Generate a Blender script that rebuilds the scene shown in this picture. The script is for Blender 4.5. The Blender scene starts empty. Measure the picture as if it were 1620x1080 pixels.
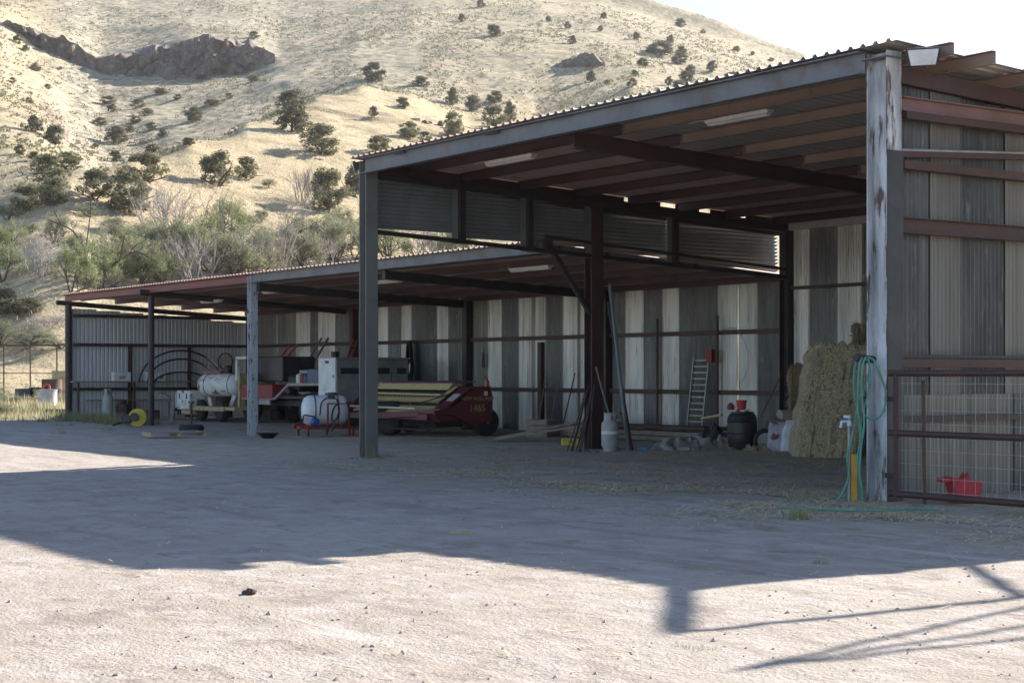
import bpy, bmesh, math, random
import numpy as np
from mathutils import Vector, Matrix, noise
random.seed(7); np.random.seed(7)
sc = bpy.context.scene
COL = sc.collection
PI = math.pi

# ---------------------------------------------------------------- camera, sky, sun, exposure
FW = Vector((-.822, .569, 0)); RT = Vector((.569, .822, 0)); CP = Vector((26.0, -14.86, 1.5)); FPX = 2626.0
cam = bpy.data.cameras.new('camera'); cam_o = bpy.data.objects.new('camera', cam); COL.objects.link(cam_o)
cam.sensor_width = 36; cam.lens = 36 * FPX / 1620; cam.shift_y = 50 / 1620; cam.clip_start = .1; cam.clip_end = 4000
cam_o.location = CP; cam_o.rotation_euler = (PI / 2, 0, math.atan2(.822, .569)); sc.camera = cam_o

SUN = Vector((-.26, 1.84, 1.0)).normalized()
SKY_STRENGTH = .082; SUN_STRENGTH = 5.0; EXPOSURE = 1.58
w = bpy.data.worlds.new('World'); sc.world = w; w.use_nodes = True
nt = w.node_tree; nt.nodes.clear()
sky = nt.nodes.new('ShaderNodeTexSky'); sky.sky_type = 'NISHITA'; sky.sun_disc = False
sky.sun_elevation = math.asin(SUN.z); sky.sun_rotation = math.atan2(SUN.x, SUN.y)
sky.altitude = 1500; sky.air_density = 1.0; sky.dust_density = 1.0; sky.ozone_density = 1.0
bg = nt.nodes.new('ShaderNodeBackground'); bg.inputs[1].default_value = SKY_STRENGTH
wo = nt.nodes.new('ShaderNodeOutputWorld')
nt.links.new(sky.outputs[0], bg.inputs[0]); nt.links.new(bg.outputs[0], wo.inputs[0])
sun = bpy.data.lights.new('sun', 'SUN'); sun.energy = SUN_STRENGTH; sun.angle = math.radians(.5); sun.color = (1, .93, .84)
sun_o = bpy.data.objects.new('sun', sun); COL.objects.link(sun_o)
sun_o.rotation_euler = SUN.to_track_quat('Z', 'Y').to_euler(); sun_o.location = (0, 40, 40)
vs = sc.view_settings; vs.view_transform = 'Standard'; vs.look = 'None'; vs.gamma = 1; vs.exposure = EXPOSURE; vs.use_curve_mapping = False
sc.cycles.max_bounces = 8; sc.cycles.diffuse_bounces = 5; sc.cycles.glossy_bounces = 3; sc.cycles.transparent_max_bounces = 8
sc.cycles.use_denoising = True; sc.cycles.volume_bounces = 0; sc.cycles.volume_step_rate = 10; sc.cycles.volume_max_steps = 64

# ---------------------------------------------------------------- materials
MATS = {}
def mat(name, c, c2=None, rough=.7, metal=0., scale=4., mix=(.4, .65), c3=None, mix3=(.62, .7), scale3=9., bump=0., bscale=40., detail=6., stretch=(1, 1, 1), rnd=0., spec=.4, coord='pos'):
    """weathered surface: base colour, a second colour in soft patches, a third (rust, dirt) in sharper ones"""
    if name in MATS: return MATS[name]
    m = bpy.data.materials.new(name); m.use_nodes = True; t = m.node_tree; N = t.nodes; L = t.links
    b = N['Principled BSDF']; b.inputs['Roughness'].default_value = rough; b.inputs['Metallic'].default_value = metal
    b.inputs['Specular IOR Level'].default_value = spec
    if coord == 'pos':
        g = N.new('ShaderNodeNewGeometry'); src = g.outputs['Position']
    else:
        g = N.new('ShaderNodeTexCoord'); src = g.outputs['Object']
    mp = N.new('ShaderNodeMapping'); mp.inputs['Scale'].default_value = stretch; L.new(src, mp.inputs[0]); src = mp.outputs[0]
    def nz(s, det=detail):
        n = N.new('ShaderNodeTexNoise'); n.inputs['Scale'].default_value = s; n.inputs['Detail'].default_value = det; n.inputs['Roughness'].default_value = .65
        L.new(src, n.inputs['Vector']); return n.outputs['Fac']
    def ramp(f, a, bb):
        r = N.new('ShaderNodeMapRange'); r.inputs[1].default_value = a; r.inputs[2].default_value = bb; L.new(f, r.inputs[0]); return r.outputs[0]
    def mx(f, a, bb):
        x = N.new('ShaderNodeMix'); x.data_type = 'RGBA'
        L.new(f, x.inputs[0])
        for i, q in ((6, a), (7, bb)):
            if isinstance(q, tuple): x.inputs[i].default_value = (*q, 1)
            else: L.new(q, x.inputs[i])
        return x.outputs[2]
    col = c
    if c2 is None: c2 = tuple(x * .8 for x in c)
    col = mx(ramp(nz(scale), *mix), c, c2)
    if c3: col = mx(ramp(nz(scale3), *mix3), col, c3)
    if rnd:
        oi = N.new('ShaderNodeObjectInfo'); mr = N.new('ShaderNodeMapRange'); mr.inputs[3].default_value = 1 - rnd; mr.inputs[4].default_value = 1 + rnd
        L.new(oi.outputs['Random'], mr.inputs[0]); h = N.new('ShaderNodeHueSaturation'); L.new(mr.outputs[0], h.inputs['Value']); L.new(col, h.inputs['Color']); col = h.outputs[0]
    L.new(col, b.inputs['Base Color'])
    if bump:
        bp = N.new('ShaderNodeBump'); bp.inputs['Strength'].default_value = bump; bp.inputs['Distance'].default_value = .03
        L.new(nz(bscale), bp.inputs['Height']); L.new(bp.outputs[0], b.inputs['Normal'])
    MATS[name] = m; return m

def leafmat(name, c, c2, trans=.25):
    m = bpy.data.materials.new(name); m.use_nodes = True; t = m.node_tree; N = t.nodes; L = t.links
    b = N['Principled BSDF']; b.inputs['Roughness'].default_value = .7; b.inputs['Specular IOR Level'].default_value = .15
    g = N.new('ShaderNodeNewGeometry'); n = N.new('ShaderNodeTexNoise'); n.inputs['Scale'].default_value = 1.3; n.inputs['Detail'].default_value = 3
    L.new(g.outputs['Position'], n.inputs['Vector'])
    r = N.new('ShaderNodeMapRange'); r.inputs[1].default_value = .35; r.inputs[2].default_value = .65; L.new(n.outputs['Fac'], r.inputs[0])
    ad = N.new('ShaderNodeMath'); ad.operation = 'MULTIPLY_ADD'; ad.inputs[1].default_value = .5; L.new(g.outputs['Random Per Island'], ad.inputs[0])
    ml = N.new('ShaderNodeMath'); ml.operation = 'MULTIPLY'; ml.inputs[1].default_value = .5; L.new(r.outputs[0], ml.inputs[0]); L.new(ml.outputs[0], ad.inputs[2])
    x = N.new('ShaderNodeMix'); x.data_type = 'RGBA'; x.inputs[6].default_value = (*c, 1); x.inputs[7].default_value = (*c2, 1); L.new(ad.outputs[0], x.inputs[0])
    L.new(x.outputs[2], b.inputs['Base Color'])
    tr = N.new('ShaderNodeBsdfTranslucent'); L.new(x.outputs[2], tr.inputs[0])
    ms = N.new('ShaderNodeMixShader'); ms.inputs[0].default_value = trans; L.new(b.outputs[0], ms.inputs[1]); L.new(tr.outputs[0], ms.inputs[2])
    L.new(ms.outputs[0], N['Material Output'].inputs[0]); MATS[name] = m; return m

RUST = (.10, .045, .025)
oxide = mat('oxide_steel', (.078, .037, .034), (.05, .029, .027), rough=.6, scale=1.5, c3=(.05, .03, .028), scale3=6)
pinkox = mat('faded_oxide_steel', (.26, .145, .14), (.2, .11, .108), rough=.6, scale=2, c3=(.36, .2, .19), scale3=9)
dark = mat('dark_pipe_steel', (.028, .024, .026), (.05, .032, .03), rough=.55, scale=3)
greyst = mat('grey_painted_steel', (.165, .172, .185), (.105, .112, .122), rough=.55, scale=1.6, c3=(.17, .10, .075), mix3=(.58, .66), scale3=3.2)
greypost = mat('grey_post_paint', (.19, .185, .175), (.15, .15, .14), rough=.6, scale=2, c3=(.12, .08, .06), mix3=(.66, .74), scale3=6)
whitepost = mat('worn_white_paint', (.64, .65, .67), (.30, .305, .32), rough=.6, scale=2.0, c3=(.11, .07, .055), mix3=(.53, .60), scale3=2.4, stretch=(2.2, 2.2, .45))
peelpost = mat('peeling_white_paint', (.5, .52, .56), (.38, .4, .44), rough=.6, scale=4, c3=(.10, .085, .08), mix3=(.56, .62), scale3=7, stretch=(1.6, 1.6, .5))
tanpurlin = mat('tan_purlin_steel', (.32, .225, .17), (.24, .17, .13), rough=.6, scale=1.2, c3=(.2, .11, .08), scale3=4)
roofm = mat('galvanised_roof', (.50, .47, .43), (.40, .38, .35), rough=.45, metal=.3, scale=.8, c3=(.22, .17, .14), mix3=(.6, .75), scale3=2)
roofred = mat('oxide_roof_underside', (.54, .40, .33), (.44, .325, .27), rough=.6, metal=.05, scale=.8, c3=(.22, .15, .13), scale3=3)
ST = (4.5, 4.5, .35)
pl_light = mat('light_galvanised_panel', (.55, .535, .51), (.31, .295, .275), rough=.42, metal=.3, scale=1.1, c3=(.2, .135, .095), mix3=(.57, .70), scale3=2.6, stretch=ST, rnd=.12)
pl_mid = mat('dull_galvanised_panel', (.19, .175, .155), (.115, .105, .095), rough=.45, metal=.35, scale=1.1, c3=(.26, .24, .21), mix3=(.56, .72), scale3=2.6, stretch=ST, rnd=.12)
pl_dark = mat('dark_weathered_panel', (.062, .061, .06), (.115, .113, .11), rough=.42, metal=.4, scale=1.2, c3=(.19, .19, .19), mix3=(.57, .72), scale3=5, stretch=(3, 3, .5), rnd=.2)
pl_end = mat('pale_end_wall_panel', (.58, .585, .60), (.5, .505, .52), rough=.5, metal=.1, scale=.8, stretch=ST, rnd=.05)
pl_old = mat('old_tan_panel', (.20, .185, .16), (.13, .12, .105), rough=.5, metal=.2, scale=1.1, c3=(.14, .11, .09), mix3=(.6, .74), scale3=5, stretch=ST, rnd=.1)
pl_clad = mat('grey_cladding_panel', (.26, .27, .275), (.2, .21, .21), rough=.5, metal=.3, scale=1.4)
white = mat('white_paint', (.70, .71, .72), (.56, .56, .56), rough=.5, scale=3, c3=(.36, .33, .29), mix3=(.6, .75), scale3=5)
greybox = mat('grey_enamel', (.26, .265, .27), (.18, .18, .178), rough=.5, scale=2.5, c3=(.15, .12, .1), mix3=(.6, .72), scale3=6)
blackm = mat('black_rubber', (.018, .018, .02), (.03, .03, .032), rough=.75, scale=8)
blackp = mat('black_plastic', (.022, .022, .026), (.035, .034, .036), rough=.4, scale=4)
redp = mat('red_paint', (.27, .03, .03), (.18, .028, .026), rough=.55, scale=4, c3=(.14, .09, .07), mix3=(.58, .7), scale3=7)
redplastic = mat('red_plastic', (.48, .035, .05), (.36, .03, .04), rough=.55, scale=5, c3=(.3, .14, .12), mix3=(.6, .74), scale3=9)
maroon = mat('maroon_paint', (.12, .022, .028), (.09, .018, .022), rough=.4, scale=2.5, c3=(.13, .07, .06), mix3=(.66, .76), scale3=7)
straw_y = mat('yellow_machine_paint', (.55, .42, .19), (.45, .35, .17), rough=.5, scale=4, c3=(.2, .14, .08), mix3=(.66, .74), scale3=11)
yellow = mat('yellow_plastic', (.58, .44, .04), (.46, .35, .04), rough=.45, scale=4)
rustyyellow = mat('old_yellow_paint', (.42, .33, .16), (.32, .26, .15), rough=.6, scale=3, c3=RUST, mix3=(.56, .66), scale3=6)
oldwhite = mat('chipped_white_paint', (.66, .67, .66), (.52, .52, .5), rough=.55, scale=4, c3=(.16, .075, .045), mix3=(.57, .63), scale3=5)
rustm = mat('rusty_iron', (.11, .06, .045), (.07, .045, .04), rough=.8, scale=5)
bluep = mat('blue_paint', (.03, .07, .14), (.025, .05, .1), rough=.4, scale=3)
orange = mat('orange_ladder_paint', (.45, .12, .08), (.35, .09, .06), rough=.5, scale=4)
woodm = mat('weathered_wood', (.25, .20, .16), (.17, .135, .11), rough=.85, scale=5, c3=(.34, .28, .22), scale3=12, rnd=.2)
woodl = mat('pale_new_wood', (.44, .35, .22), (.36, .28, .17), rough=.8, scale=5)
alum = mat('aluminium', (.36, .35, .33), (.27, .26, .25), rough=.5, metal=.5, scale=5)
whitepl = mat('white_polyethylene', (.72, .73, .74), (.62, .62, .61), rough=.4, scale=3, c3=(.45, .42, .37), mix3=(.62, .78), scale3=5)
lampw = mat('lamp_housing_white', (.72, .68, .6), (.62, .58, .5), rough=.4, scale=4)
galvp = mat('galvanised_pipe', (.36, .37, .38), (.26, .27, .28), rough=.5, metal=.5, scale=6)
tealh = mat('green_garden_hose', (.10, .30, .235), (.07, .22, .17), rough=.55, scale=9)
plastic_sheet = mat('crumpled_plastic_sheet', (.27, .245, .235), (.12, .10, .09), rough=.3, scale=3.5, spec=.6, c3=(.5, .53, .6), mix3=(.63, .68), scale3=5)
bagprint = mat('printed_feed_bag', (.42, .42, .48), (.3, .27, .3), rough=.5, scale=5, c3=(.16, .03, .04), mix3=(.55, .6), scale3=4)
bagwhite = mat('white_woven_bag', (.6, .62, .66), (.5, .52, .56), rough=.6, scale=6)
burlap = mat('burlap_cloth', (.24, .19, .13), (.17, .13, .09), rough=.9, scale=7)
haym = mat('hay', (.47, .40, .285), (.34, .285, .2), rough=.95, scale=5, c3=(.26, .2, .12), mix3=(.50, .64), scale3=16, bump=1., bscale=45)
hayold = mat('old_brown_hay', (.32, .24, .15), (.24, .18, .11), rough=.95, scale=6, c3=(.12, .09, .05), scale3=14, bump=1., bscale=45)
strawm = mat('straw_litter', (.68, .57, .37), (.46, .37, .22), rough=.9, scale=25)
rockm = mat('brown_rock', (.155, .118, .095), (.10, .078, .066), rough=.9, scale=.35, c3=(.2, .165, .135), mix3=(.5, .62), scale3=.9, bump=1., bscale=1.2)
stonem = mat('pebble', (.42, .36, .32), (.30, .25, .22), rough=.9, scale=9)
barkm = mat('bark', (.075, .06, .05), (.11, .09, .08), rough=.95, scale=6)
twigm = mat('grey_dead_twigs', (.33, .30, .28), (.24, .215, .2), rough=.9, scale=2)
leaf_jun = leafmat('juniper_foliage', (.09, .094, .058), (.2, .19, .12), .25)
leaf_oak = leafmat('olive_oak_foliage', (.115, .12, .066), (.25, .235, .135), .3)
leaf_mes = leafmat('mesquite_foliage', (.18, .21, .10), (.31, .335, .175), .4)
leaf_sage = leafmat('pale_sage_foliage', (.17, .185, .11), (.31, .315, .2), .35)
leaf_weed = leafmat('weed_leaves', (.17, .2, .10), (.34, .34, .18), .35)
leaf_dry = leafmat('dry_grass_blades', (.46, .385, .24), (.60, .52, .34), .4)
leaf_brush = leafmat('dark_brush_foliage', (.13, .135, .085), (.26, .245, .16), .3)

# ---------------------------------------------------------------- mesh building
class MB:
    def __init__(s): s.v = []; s.f = []; s.sm = []
    def add(s, vs_, fs, smooth=False):
        o = len(s.v); s.v += [tuple(x) for x in vs_]; s.f += [tuple(i + o for i in f) for f in fs]; s.sm += [smooth] * len(fs); return s
    def box(s, c, d, rz=0., rx=0., ry=0.):
        M = Matrix.Rotation(rz, 3, 'Z') @ Matrix.Rotation(ry, 3, 'Y') @ Matrix.Rotation(rx, 3, 'X'); c = Vector(c)
        V = [c + M @ Vector((x * d[0] / 2, y * d[1] / 2, z * d[2] / 2)) for x in (-1, 1) for y in (-1, 1) for z in (-1, 1)]
        return s.add(V, [(0, 1, 3, 2), (4, 6, 7, 5), (0, 4, 5, 1), (2, 3, 7, 6), (0, 2, 6, 4), (1, 5, 7, 3)])
    def rbox(s, c, d, b=.02, rz=0., rx=0.):
        """box with chamfered edges"""
        x, y, z = (q / 2 for q in d); M = Matrix.Rotation(rz, 3, 'Z') @ Matrix.Rotation(rx, 3, 'X'); c = Vector(c); V = []
        for sx in (-1, 1):
            for sy in (-1, 1):
                for sz in (-1, 1):
                    V += [c + M @ Vector(q) for q in ((sx * x, sy * (y - b), sz * (z - b)), (sx * (x - b), sy * y, sz * (z - b)), (sx * (x - b), sy * (y - b), sz * z))]
        bm = bmesh.new(); [bm.verts.new(q) for q in V]; r = bmesh.ops.convex_hull(bm, input=bm.verts); bm.verts.index_update(); bm.verts.ensure_lookup_table()
        s.add([q.co.copy() for q in bm.verts], [tuple(v.index for v in f.verts) for f in bm.faces]); bm.free(); return s
    def sweep(s, sec, p0, p1, up=(0, 0, 1)):
        """a 2D section (side, up) swept from p0 to p1"""
        p0 = Vector(p0); p1 = Vector(p1); d = (p1 - p0).normalized(); up = Vector(up); sd = d.cross(up)
        if sd.length < 1e-4: up = Vector((0, 1, 0)); sd = d.cross(up)
        sd.normalize(); u = sd.cross(d).normalized(); n = len(sec)
        V = [p + sd * a + u * b for p in (p0, p1) for a, b in sec]
        F = [(i, (i + 1) % n, n + (i + 1) % n, n + i) for i in range(n)] + [tuple(range(n))[::-1], tuple(range(n, 2 * n))]
        return s.add(V, F)
    def bar(s, p0, p1, w_, h_, up=(0, 0, 1)):
        return s.sweep([(-w_ / 2, -h_ / 2), (w_ / 2, -h_ / 2), (w_ / 2, h_ / 2), (-w_ / 2, h_ / 2)], p0, p1, up)
    def ibeam(s, p0, p1, d, b, t=.014, up=(0, 0, 1)):
        """d along `up`, flanges of width b at its two ends"""
        h = d / 2; c = b / 2; q = t / 2 + .002
        return s.sweep([(-c, -h), (c, -h), (c, -h + t), (q, -h + t), (q, h - t), (c, h - t), (c, h), (-c, h), (-c, h - t), (-q, h - t), (-q, -h + t), (-c, -h + t)], p0, p1, up)
    def channel(s, p0, p1, d, b, t=.01, up=(0, 0, 1), flip=1):
        h = d / 2; S = [(0, -h), (b, -h), (b, -h + t), (t, -h + t), (t, h - t), (b, h - t), (b, h), (0, h)]
        S = [(a * flip, q) for a, q in S]
        return s.sweep(S if flip > 0 else S[::-1], p0, p1, up)
    def tube(s, pts, r, n=8, closed=False, caps=True):
        pts = [Vector(p) for p in pts]; k = len(pts); rs = r if isinstance(r, (list, tuple)) else [r] * k; V = []; F = []
        prev = None
        for i, p in enumerate(pts):
            a = pts[i - 1] if (i > 0 or closed) else p; b = pts[(i + 1) % k] if (i < k - 1 or closed) else p
            d = (b - a); d = d.normalized() if d.length > 1e-9 else Vector((0, 0, 1))
            if prev is None: prev = d.orthogonal().normalized()
            prev = (prev - d * prev.dot(d)); prev = prev.normalized() if prev.length > 1e-6 else d.orthogonal().normalized()
            q = d.cross(prev)
            V += [p + (prev * math.cos(2 * PI * j / n) + q * math.sin(2 * PI * j / n)) * rs[i] for j in range(n)]
        for i in range(k if closed else k - 1):
            for j in range(n):
                a = i * n; b = ((i + 1) % k) * n; F.append((a + j, a + (j + 1) % n, b + (j + 1) % n, b + j))
        if caps and not closed: F += [tuple(range(n))[::-1], tuple(range((k - 1) * n, k * n))]
        return s.add(V, F, n > 5)
    def lathe(s, prof, c=(0, 0, 0), ax=(0, 0, 1), n=20):
        """prof: (radius, height) along ax"""
        ax = Vector(ax).normalized(); e = ax.orthogonal().normalized(); g = ax.cross(e); c = Vector(c); V = []; F = []; k = len(prof)
        for r, z in prof: V += [c + ax * z + (e * math.cos(2 * PI * j / n) + g * math.sin(2 * PI * j / n)) * max(r, 1e-4) for j in range(n)]
        for i in range(k - 1):
            for j in range(n): F.append((i * n + j, i * n + (j + 1) % n, (i + 1) * n + (j + 1) % n, (i + 1) * n + j))
        F += [tuple(range(n))[::-1], tuple(range((k - 1) * n, k * n))]
        return s.add(V, F, True)
    def prism(s, poly, a, b, axis='x'):
        """2D polygon extruded from a to b along an axis"""
        def P(q, t): return {'x': (t, q[0], q[1]), 'y': (q[0], t, q[1]), 'z': (q[0], q[1], t)}[axis]
        n = len(poly); V = [P(q, t) for t in (a, b) for q in poly]
        return s.add(V, [(i, (i + 1) % n, n + (i + 1) % n, n + i) for i in range(n)] + [tuple(range(n))[::-1], tuple(range(n, 2 * n))])
    def grid(s, P, nu, nv, smooth=True):
        o = [P(i, j) for i in range(nu) for j in range(nv)]
        return s.add(o, [(i * nv + j, (i + 1) * nv + j, (i + 1) * nv + j + 1, i * nv + j + 1) for i in range(nu - 1) for j in range(nv - 1)], smooth)
    def mesh(s, name):
        m = bpy.data.meshes.new(name); m.from_pydata(s.v, [], s.f); m.validate()
        if len(m.polygons) == len(s.sm): m.polygons.foreach_set('use_smooth', s.sm)
        bm = bmesh.new(); bm.from_mesh(m); bmesh.ops.recalc_face_normals(bm, faces=bm.faces); bm.to_mesh(m); bm.free()
        if any(s.sm):
            try: m.set_sharp_from_angle(angle=math.radians(42))
            except Exception: pass
        return m
    def build(s, name, m, parent=None, loc=(0, 0, 0), rz=0.):
        me = s.mesh(name); me.materials.append(m); return link(name, me, parent, loc, rz)
def link(name, me, parent=None, loc=(0, 0, 0), rz=0.):
    o = bpy.data.objects.new(name, me); COL.objects.link(o); o.location = loc; o.rotation_euler = (0, 0, rz)
    if parent: o.parent = parent
    return o
def tag(o, label=None, cat=None, group=None, kind=None):
    if label: o['label'] = label
    if cat: o['category'] = cat
    if group: o['group'] = group
    if kind: o['kind'] = kind
    return o
def thing(name, label, cat, loc=(0, 0, 0), rz=0., group=None):
    o = bpy.data.objects.new(name, None); COL.objects.link(o); o.location = loc; o.rotation_euler = (0, 0, rz); o.empty_display_size = .2
    return tag(o, label, cat, group)
ORD = ['first', 'second', 'third', 'fourth', 'fifth', 'sixth', 'seventh', 'eighth', 'ninth', 'tenth', 'eleventh', 'twelfth', 'thirteenth', 'fourteenth', 'fifteenth', 'sixteenth', 'seventeenth', 'eighteenth', 'nineteenth', 'twentieth', 'twenty-first', 'twenty-second', 'twenty-third', 'twenty-fourth', 'twenty-fifth']
def raw(name, V, F, m, parent=None):
    me = bpy.data.meshes.new(name); me.from_pydata(V, [], F); me.materials.append(m); return link(name, me, parent)
AZ = math.atan2(RT.y, RT.x)      # heading of a thing that stands square to the viewer

# ---------------------------------------------------------------- ground
def fbm(x, y, s, o=3): return noise.fractal(Vector((x * s, y * s, 3.7)), 1., 2., o)
def gz(x, y):
    z = .022 * fbm(x, y, .22) + .008 * fbm(x, y, 1.3)
    z -= .10 * math.exp(-((x + 12.8) / 4) ** 2 - ((y - 3.9) / 2.5) ** 2)
    z += .05 * math.exp(-((x - 1) / 6) ** 2 - ((y - 8.5) / 3) ** 2)
    for k, yc in enumerate((-4.2, -5.9, -8.4, -10.1)):       # wheel ruts along the yard
        d = y - yc - .5 * math.sin(x * .11 + k // 2); z += .007 * math.exp(-((d - .3) / .1) ** 2) + .006 * math.exp(-((d + .3) / .1) ** 2) - .007 * math.exp(-(d / .2) ** 2)
    return z
def axis_pts(a, b, step, far, k):
    p = list(np.arange(a, b, step)); q = step; x = p[-1]
    while x < far: q *= k; x += q; p.append(x)
    q = step; x = p[0]
    while x > -far: q *= k; x -= q; p.insert(0, x)
    return p
gx = axis_pts(-31, 27, .22, 1500, 1.35); gy = axis_pts(-16, 11.5, .2, 1500, 1.35)
V = []
for x in gx:
    for y in gy:
        far = max(0, abs(x) - 34, abs(y) - 20)
        V.append((x, y, gz(x, y) if far < 8 else 0))
n2 = len(gy)
F = [(i * n2 + j, (i + 1) * n2 + j, (i + 1) * n2 + j + 1, i * n2 + j + 1) for i in range(len(gx) - 1) for j in range(n2 - 1)]
def ground_mat():
    m = bpy.data.materials.new('packed_dirt'); m.use_nodes = True; t = m.node_tree; N = t.nodes; L = t.links; b = N['Principled BSDF']
    b.inputs['Roughness'].default_value = .95; b.inputs['Specular IOR Level'].default_value = .1
    g = N.new('ShaderNodeNewGeometry')
    def nz(s, d=6., st=(1, 1, 1), r=.6):
        mp = N.new('ShaderNodeMapping'); mp.inputs['Scale'].default_value = st; L.new(g.outputs['Position'], mp.inputs[0])
        n = N.new('ShaderNodeTexNoise'); n.inputs['Scale'].default_value = s; n.inputs['Detail'].default_value = d; n.inputs['Roughness'].default_value = r; L.new(mp.outputs[0], n.inputs[0]); return n.outputs['Fac']
    def rmp(f, a, c): r = N.new('ShaderNodeMapRange'); r.inputs[1].default_value = a; r.inputs[2].default_value = c; L.new(f, r.inputs[0]); return r.outputs[0]
    def mx(f, a, c):
        x = N.new('ShaderNodeMix'); x.data_type = 'RGBA'; L.new(f, x.inputs[0])
        for i, q in ((6, a), (7, c)):
            if isinstance(q, tuple): x.inputs[i].default_value = (*q, 1)
            else: L.new(q, x.inputs[i])
        return x.outputs[2]
    c = mx(rmp(nz(.35), .35, .65), (.40, .352, .305), (.335, .287, .245))
    c = mx(rmp(nz(2.2, 8), .45, .7), c, (.44, .395, .365))
    sp = N.new('ShaderNodeSeparateXYZ'); L.new(g.outputs['Position'], sp.inputs[0])
    def mul(a, b_):
        q = N.new('ShaderNodeMath'); q.operation = 'MULTIPLY'; L.new(a, q.inputs[0]); L.new(b_, q.inputs[1]); return q.outputs[0]
    litter = mul(mul(rmp(sp.outputs[1], -4.2, -1.2), rmp(sp.outputs[0], -16, -9)), rmp(nz(.9, 8, (1, 1.6, 1), .7), .44, .60))
    c = mx(litter, c, (.36, .315, .215))
    c = mx(rmp(nz(1.4, 8, (1, 1.5, 1), .75), .52, .68), c, (.225, .185, .155))
    c = mx(rmp(nz(1.0, 6, (.16, 1.7, 1), .6), .56, .68), c, (.29, .245, .215))
    c = mx(rmp(nz(1.3, 6, (.2, 2.0, 1), .6), .60, .70), c, (.47, .43, .395))
    c = mx(rmp(nz(16, 6), .60, .72), c, (.22, .175, .15))
    c = mx(rmp(nz(55, 3), .66, .74), c, (.16, .125, .105))
    L.new(c, b.inputs['Base Color'])
    ad = N.new('ShaderNodeMath'); ad.operation = 'MULTIPLY_ADD'; ad.inputs[1].default_value = .6; L.new(nz(38, 8), ad.inputs[0]); L.new(nz(6, 6), ad.inputs[2])
    bp = N.new('ShaderNodeBump'); bp.inputs['Strength'].default_value = .9; bp.inputs['Distance'].default_value = .03; L.new(ad.outputs[0], bp.inputs['Height']); L.new(bp.outputs[0], b.inputs['Normal'])
    return m
o = raw('ground', V, F, ground_mat()); tag(o, kind='structure'); o.data.polygons.foreach_set('use_smooth', [True] * len(F))

# ---------------------------------------------------------------- hill terrain: height over bearing (columns) and distance
COLS = {
 -900: [(70, 646), (110, 590), (150, 440), (210, 300), (330, 120), (400, 60), (560, 0), (800, 40)],
 -300: [(70, 644), (100, 600), (130, 500), (150, 430), (210, 300), (330, 100), (360, 60), (368, 30), (560, -20), (800, 30)],
 0: [(70, 644), (95, 610), (120, 520), (140, 440), (170, 370), (210, 300), (330, 110), (385, 50), (392, 34), (560, -20), (800, 30)],
 60: [(70, 644), (95, 610), (120, 515), (140, 435), (170, 365), (205, 300), (300, 165), (370, 105), (392, 80), (400, 54), (560, -20), (800, 30)],
 110: [(70, 644), (95, 610), (120, 510), (140, 430), (170, 350), (195, 290), (260, 240), (300, 222), (350, 160), (392, 98), (400, 68), (560, -18), (800, 30)],
 160: [(70, 644), (95, 605), (120, 500), (140, 420), (165, 340), (190, 272), (225, 285), (265, 270), (300, 240), (350, 175), (392, 118), (402, 92), (560, -15), (800, 30)],
 210: [(70, 644), (95, 600), (120, 480), (140, 405), (165, 320), (190, 248), (225, 285), (270, 270), (310, 225), (350, 170), (392, 122), (402, 88), (560, -10), (800, 30)],
 300: [(70, 644), (95, 600), (120, 465), (140, 385), (165, 290), (195, 212), (230, 260), (280, 245), (320, 190), (360, 150), (390, 128), (400, 66), (560, -5), (800, 30)],
 390: [(70, 644), (95, 600), (120, 455), (140, 370), (165, 265), (198, 182), (235, 225), (280, 210), (330, 160), (392, 116), (400, 70), (560, -2), (800, 30)],
 440: [(70, 644), (95, 600), (120, 450), (140, 360), (165, 250), (200, 165), (235, 205), (290, 185), (340, 140), (392, 96), (400, 86), (560, 2), (800, 30)],
 500: [(70, 644), (95, 600), (120, 448), (140, 350), (165, 235), (202, 146), (235, 180), (290, 165), (350, 115), (400, 80), (560, 4), (800, 30)],
 570: [(70, 644), (95, 600), (120, 445), (140, 345), (165, 225), (205, 129), (235, 150), (290, 140), (350, 100), (400, 72), (560, 2), (800, 30)],
 650: [(70, 644), (95, 600), (120, 440), (140, 335), (165, 225), (205, 142), (240, 152), (290, 138), (350, 100), (400, 70), (560, -5), (800, 30)],
 740: [(70, 644), (95, 600), (120, 440), (140, 330), (170, 225), (210, 182), (260, 165), (310, 135), (360, 98), (420, 60), (560, -10), (800, 30)],
 850: [(70, 644), (95, 600), (120, 440), (150, 310), (190, 230), (240, 185), (300, 140), (360, 100), (420, 60), (560, -5), (800, 30)],
 1000: [(70, 644), (95, 600), (130, 440), (170, 310), (220, 225), (280, 168), (350, 115), (420, 75), (560, 18), (800, 40)],
 1150: [(70, 644), (95, 600), (130, 450), (180, 320), (240, 230), (320, 165), (420, 105), (560, 60), (800, 80)],
 1270: [(70, 644), (95, 600), (140, 460), (200, 330), (280, 235), (400, 150), (560, 104), (800, 120)],
 1450: [(70, 644), (100, 600), (150, 480), (220, 380), (320, 290), (560, 180), (800, 190)],
 1750: [(70, 644), (100, 605), (200, 480), (320, 400), (560, 300), (800, 300)],
 2400: [(70, 644), (120, 605), (300, 510), (560, 450), (800, 440)],
 4200: [(70, 644), (120, 615), (300, 560), (560, 530), (800, 520)],
}
VG = np.concatenate([np.arange(66, 230, 1.5), np.arange(230, 380, 2.2), np.arange(380, 410, .9), np.arange(410, 575, 3.), np.arange(575, 801, 25.)])
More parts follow.
